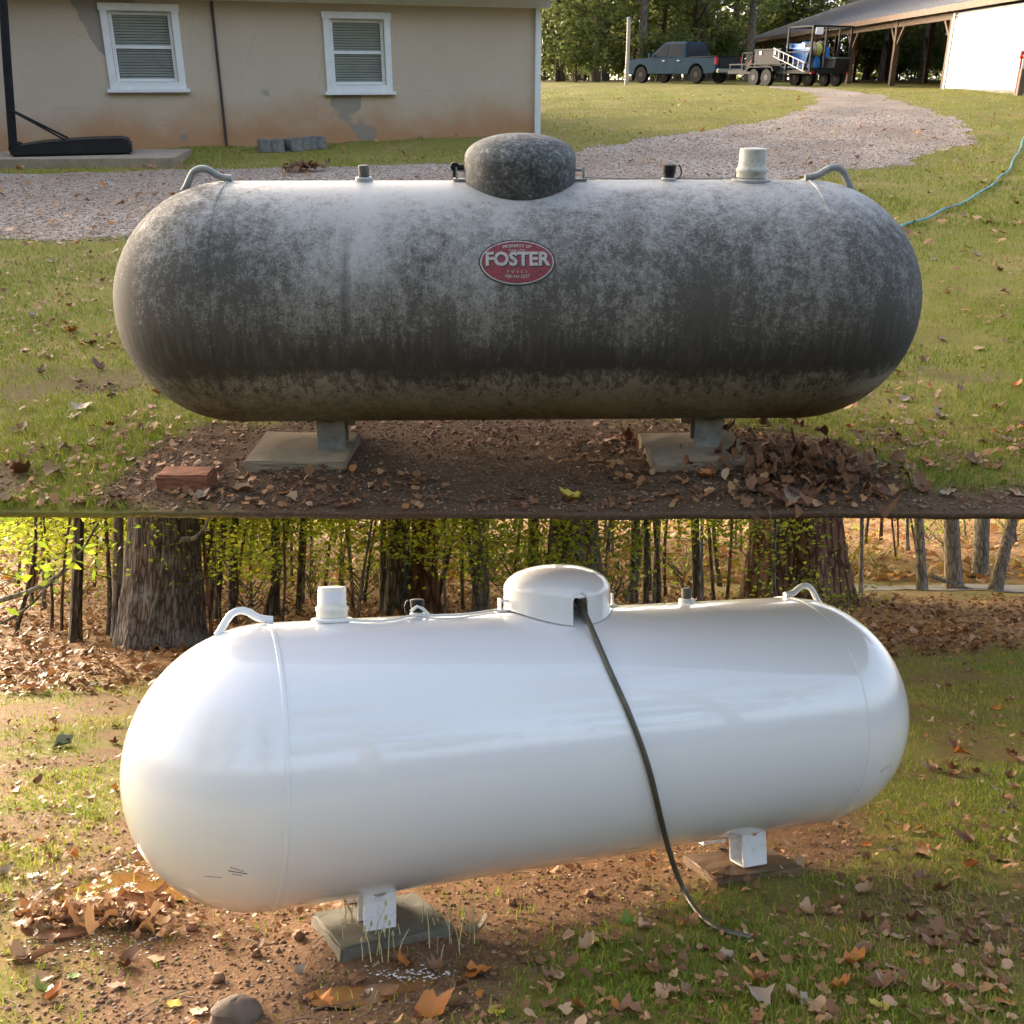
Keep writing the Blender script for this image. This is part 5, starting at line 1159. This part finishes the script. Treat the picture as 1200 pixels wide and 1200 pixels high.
cR = Matrix.Rotation(LYAW + math.pi, 2, 'Z')
p = Vector((LT[0], LT[1])) + cR @ Vector((.74, .1)); rough_block('concrete_pad', (.4, .33, .055), M['concrete_dark'], 'damp grey concrete pad under the left foot of the white tank', 'paver', (p.x, p.y, 0.0), LYAW + .12, .008, None, 21)
p = Vector((LT[0], LT[1])) + cR @ Vector((-.765, .1)); o = rough_block('wooden_board', (.4, .28, .05), M['woodboard'], 'wet brown wooden board under the right foot of the white tank', 'board', (p.x, p.y, .006), LYAW - .1, .006, None, 22)

# ------------------------------------------------------------------ wood behind the white tank
M['fol_l'] = leafy('autumn_leaves', [(0, (.1, .16, .02)), (.3, (.22, .31, .035)), (.65, (.4, .46, .05)), (.88, (.62, .54, .07)), (1, (.6, .33, .06))], trans=.65)
lane = sheet('lane', z_lower, np.linspace(21.0, 23.0, 6), lambda y: 0 * y + 16, 160, M['asphalt'], keep=lambda x, y: x > 7.0, dz=.015); tag(lane, kind='structure')
def headroom(y): return HL + .0 + (y - 3.0) * math.tan(PU - PL) - .5
def big_tree(px, py, wpx, mat, lab, seed, lean=0.0, flare=.45, lump=.0, n=22, rough=.06, leafn=6, hi=None, hollow=False):
    p = gp(px, py, 'L'); r = wpx / FPX * p[1] / 2; rr = random.Random(seed); H = min(headroom(p[1]), 9) if hi is None else hi
    t_ = thing('tree', lab, 'tree', p); mb = MB(); trunk_mb(mb, H, r, r * .72, seed, (lean, .0), flare, n, 40, .03, rough, -.2, .2, lump)
    tips = limbs(mb, rr, H * .35, H * .7, 7, min(2.0, H * .35), max(.02, r * .2), (lean, 0), .15, H - 1.7)
    tk_ = mb.build('trunk', mat, t_, True)
    if leafn:
        cen = [q + Vector((rr.uniform(-.3, .3), rr.uniform(-.3, .3), rr.uniform(-.4, .1))) for q in tips for _ in range(2)]
        link('crown', crown('crown', cen, leafn * 4, .28, .07, M['fol_l'], seed, .1, .9), t_)
    return t_, p, r
oak, op, orad = big_tree(188, 756, 74, M['bark_oak'], 'big rough barked oak trunk behind the left end of the white tank', 1, -.01, .3, .05, 64, .05, 8)
for i, (dx, z0, z1) in enumerate(((.1, 0.05, 4), (.32, .0, 3.5), (-.05, 1.0, 4))):     # ivy stems climbing the oak
    v_ = MB(); pts = []
    for k in range(14):
        f_ = k / 13; a = -1.57 + (dx - .12 + .35 * f_ * (1 if i != 1 else .5) + .1 * math.sin(f_ * 7 + i)) / orad * .8; z_ = z0 + (z1 - z0) * f_; rad = orad * (1 - .02 * z_) * (1 + .55 * math.exp(-z_ / (orad * 2.2))) + .035; pts.append((rad * math.cos(a), rad * math.sin(a), z_))
    v_.tube(pts, .013, 6); v_.build('vine', M['bark_grey'], oak, True)
LBT = [(137, 752, 13, 'bark_grey', 'slim spotted trunk just left of the big oak', -.012), (88, 752, 13, 'bark_dark', 'straight dark trunk at the left, beside the spotted one', .0), (272, 731, 11, 'bark_dark', 'dark upright trunk to the right of the big oak', .0), (252, 729, 8, 'bark_dark', 'thin leaning dark trunk between the oak and the dark upright one', .05), (323, 722, 10, 'bark_dark', 'curved dark trunk left of the white vent cap', -.03), (349, 720, 6, 'bark_dark', 'thin dark stem close left of the white vent cap', .02), (448, 718, 8, 'bark_grey', 'slim grey trunk right of the white vent cap', .0), (467, 720, 27, 'bark_dark', 'thick blackish trunk left of the twin behind the black valve cap', .0), (496, 720, 29, 'bark_red', 'thick brown trunk behind the black valve cap', -.006), (562, 717, 17, 'bark_grey', 'grey brown trunk midway between valve cap and dome', .0), (625, 714, 14, 'bark_grey', 'grey trunk rising behind the left edge of the dome', .0), (673, 716, 54, 'bark_oak', 'massive ridged trunk directly behind the dome', .0), (741, 708, 10, 'bark_dark', 'crooked dark trunk right of the dome', .045), (757, 708, 7, 'bark_dark', 'thin dark stem just right of the crooked trunk', .01), (766, 707, 7, 'bark_grey', 'slanting grey stem right of the crooked trunk', .07), (817, 704, 10, 'bark_dark', 'dark trunk just left of the gauge cap', -.01), (837, 705, 4, 'bark_dark', 'thin curved sapling right of the gauge cap', -.04), (886, 700, 12, 'bark_grey', 'grey trunk close left of the huge rotten trunk', .0), (937, 702, 84, 'bark_red', 'huge rotten reddish trunk behind the right lifting lug', .0), (1008, 697, 5, 'bark_pale', 'thin pale leaning sapling right of the rotten trunk', .06), (1081, 692, 11, 'bark_grey', 'grey trunk at the edge of the right lawn', .0), (1118, 690, 18, 'bark_pale', 'pale broad trunk at the right, behind the fallen branch', .0), (1148, 676, 17, 'bark_grey', 'mottled trunk between the two pale ones at the right', .08), (1163, 692, 13, 'bark_pale', 'pale trunk leaning right at the far right', .3)]
for i, (px, py, w, mt, lab, ln) in enumerate(LBT):
    big_tree(px, py, w, M[mt], lab, 10 + i, ln, .5 if w > 20 else .3, .07 if w > 25 else .03, 40 if w > 20 else 14, .09 if w > 60 else .05, 5)
p = gp(1108, 690, 'L'); o = MB().tube([(p[0] - .5, p[1] - .3, p[2] + .32), (p[0], p[1] - .5, p[2] + .12), (p[0] + .3, p[1] - .7, p[2] + .02)], [.05, .04, .03], 8).build('fallen_branch', M['bark_pale'], None, True); put(o); tag(o, 'short fallen branch propped before the pale trunks at the right', 'branch')
# bare branches reaching in from the left and over the oak's flank
def branch(pts, Y, r, lab, leaves=0, seed=0):
    P = [Vector(at(a, b_, Y + dy, 'L')) for a, b_, dy in pts]; f = []
    for i in range(len(P) - 1):
        for k in range(4): f.append(P[i].lerp(P[i + 1], k / 4))
    f.append(P[-1])
    for _ in range(2): f = [f[0]] + [(f[i - 1] + f[i] * 2 + f[i + 1]) / 4 for i in range(1, len(f) - 1)] + [f[-1]]
    t_ = thing('low_branch', lab, 'branch', f[0]); b0 = f[0]
    MB().tube([q - b0 for q in f], [r * (1 - .7 * i / len(f)) for i in range(len(f))], 8).build('stem', M['bark_grey'], t_, True)
    if leaves: link('leaves', crown('leaves', [q - b0 + Vector((0, 0, .1)) for q in f[len(f) // 3:]], leaves, .22, .055, M['fol_l'], seed, .0, .6), t_)
branch([(-60, 720, 0), (0, 704, 0), (45, 690, .1), (78, 668, .2), (100, 640, .3), (115, 612, .4)], 8.0, .026, 'bare forked branch sweeping up at the left edge', 3, 1)
branch([(-40, 742, 0), (10, 728, 0), (40, 706, 0), (62, 680, .1), (95, 645, .2)], 7.8, .016, 'thin bare branch under the forked one at the left edge', 2, 2)
branch([(213, 632, 0), (228, 632, 0), (238, 622, 0), (246, 604, 0)], 10.2, .035, 'short crooked limb on the right of the big oak', 0, 3)
branch([(505, 648, 0), (520, 642, 0), (540, 630, 0), (556, 608, 0)], 16.5, .03, 'thin dark limb right of the brown trunk', 2, 4)
# saplings and understory filling the wood
MARKS = [(60, 'left of the spotted trunk'), (160, 'behind the slim spotted trunk'), (245, 'behind the big oak'), (300, 'right of the big oak'), (370, 'left of the white vent cap'), (440, 'right of the white vent cap'), (520, 'behind the black valve cap'), (600, 'left of the dome'), (720, 'behind the dome'), (800, 'right of the dome'), (880, 'behind the gauge cap'), (990, 'behind the huge rotten trunk'), (1070, 'by the pale leaning sapling'), (2000, 'behind the pale trunks at the right')]
def mark(px): return next(n_ for lim, n_ in MARKS if px < lim)
def tier(Y): return 'near' if Y < 18 else 'middle distance' if Y < 29 else 'far'
def saplab(px, Y, k): return ('dark', 'grey', 'reddish')[k] + ' stemmed ' + tier(Y) + ' sapling with yellow green leaves ' + mark(px)
def shrublab(px, Y): return tier(Y) + ' twiggy shrub low among the trunks ' + mark(px)
sv = []
for k in range(6):
    r = random.Random(300 + k); H = r.uniform(4.2, 5.6); mb = MB(); ln = (r.uniform(-.14, .14), r.uniform(-.08, .08)); trunk_mb(mb, H, r.uniform(.02, .055), .01, 40 + k, ln, .3, 7, 14, .28, .06); tips = limbs(mb, r, .9, H, 16, 1.5, .014, ln, .3)
    cen = [q + Vector((r.uniform(-.3, .3), r.uniform(-.3, .3), r.uniform(-.3, .15))) for q in tips for _ in range(2)]
    cen = [q for q in cen if q.z > 1.3 or r.random() < .22]
    sv.append((mb.mesh('trunk', (M['bark_dark'], M['bark_grey'], M['bark_red'])[k % 3], True), crown('crown', cen, 13, .3, .06, M['fol_l'], 60 + k, .1, .95)))
uv = []
for k in range(3):
    r = random.Random(400 + k); mb = MB()
    tips = limbs(mb, r, .0, .4, 16, 1.2, .012, (0, 0), 1.2); cen = [q for q in tips]
    uv.append((mb.mesh('stems', M['bark_grey'], True), crown('crown', cen, 4, .2, .045, M['fol_l'], 70 + k, 0, .7)))
cnt = 0
for i in range(190):
    Yt = 11.5 * math.exp(rng.uniform(0, 1) ** .8 * math.log(48 / 11.5)); px = rng.uniform(-40, 1240); X = (px - 600) / FPX * Yt
    if px > 980 and Yt < 24: continue
    if px > 700 and rng.random() < .35: continue
    tm, cm = sv[i % 6]; t_ = thing('sapling', saplab(px, Yt, i % 3), 'sapling', (X, Yt, float(z_lower(X, Yt)) - .05), rng.uniform(0, 6.28), 'saplings in the wood behind the white tank')
    s = min(rng.uniform(.8, 1.25) * (1 + Yt / 60), headroom(Yt - 2) / 6.9); t_.scale = (s, s, s); link('trunk', tm, t_); link('crown', cm, t_)
for i in range(70):
    Yt = rng.uniform(12.5, 40); px = rng.uniform(-40, 1240); X = (px - 600) / FPX * Yt
    if px > 980 and Yt < 22: continue
    tm, cm = uv[i % 3]; t_ = thing('undergrowth_shrub', shrublab(px, Yt), 'shrub', (X, Yt, float(z_lower(X, Yt)) - .02), rng.uniform(0, 6.28), 'undergrowth in the wood behind the white tank'); s = rng.uniform(.6, 1.2); t_.scale = (s, s, s * 1.1); link('stems', tm, t_); link('crown', cm, t_)

# trees on the near side of the yard, mirrored in the fresh paint
for i, (X, Yt, sc_) in enumerate(((-6.5, -3.5, .8), (-3.5, -6, .9), (1.5, -7, .95), (5.5, -5.5, .85), (9, -2, 1.0), (-10, -8, 1.2))):
    tm, cm = tv[i % 6]; t_ = thing('yard_tree', 'leafy yard tree mirrored in the white tank, at the ' + ('left', 'left rear', 'rear', 'right rear', 'right', 'far left rear')[i] + ' of the viewer', 'tree', (X, Yt, 0), i * 1.3, 'trees on the near side of the yard'); t_.scale = (sc_ * .8, sc_ * .8, sc_ * .8); link('trunk', tm, t_); link('crown', cm, t_)
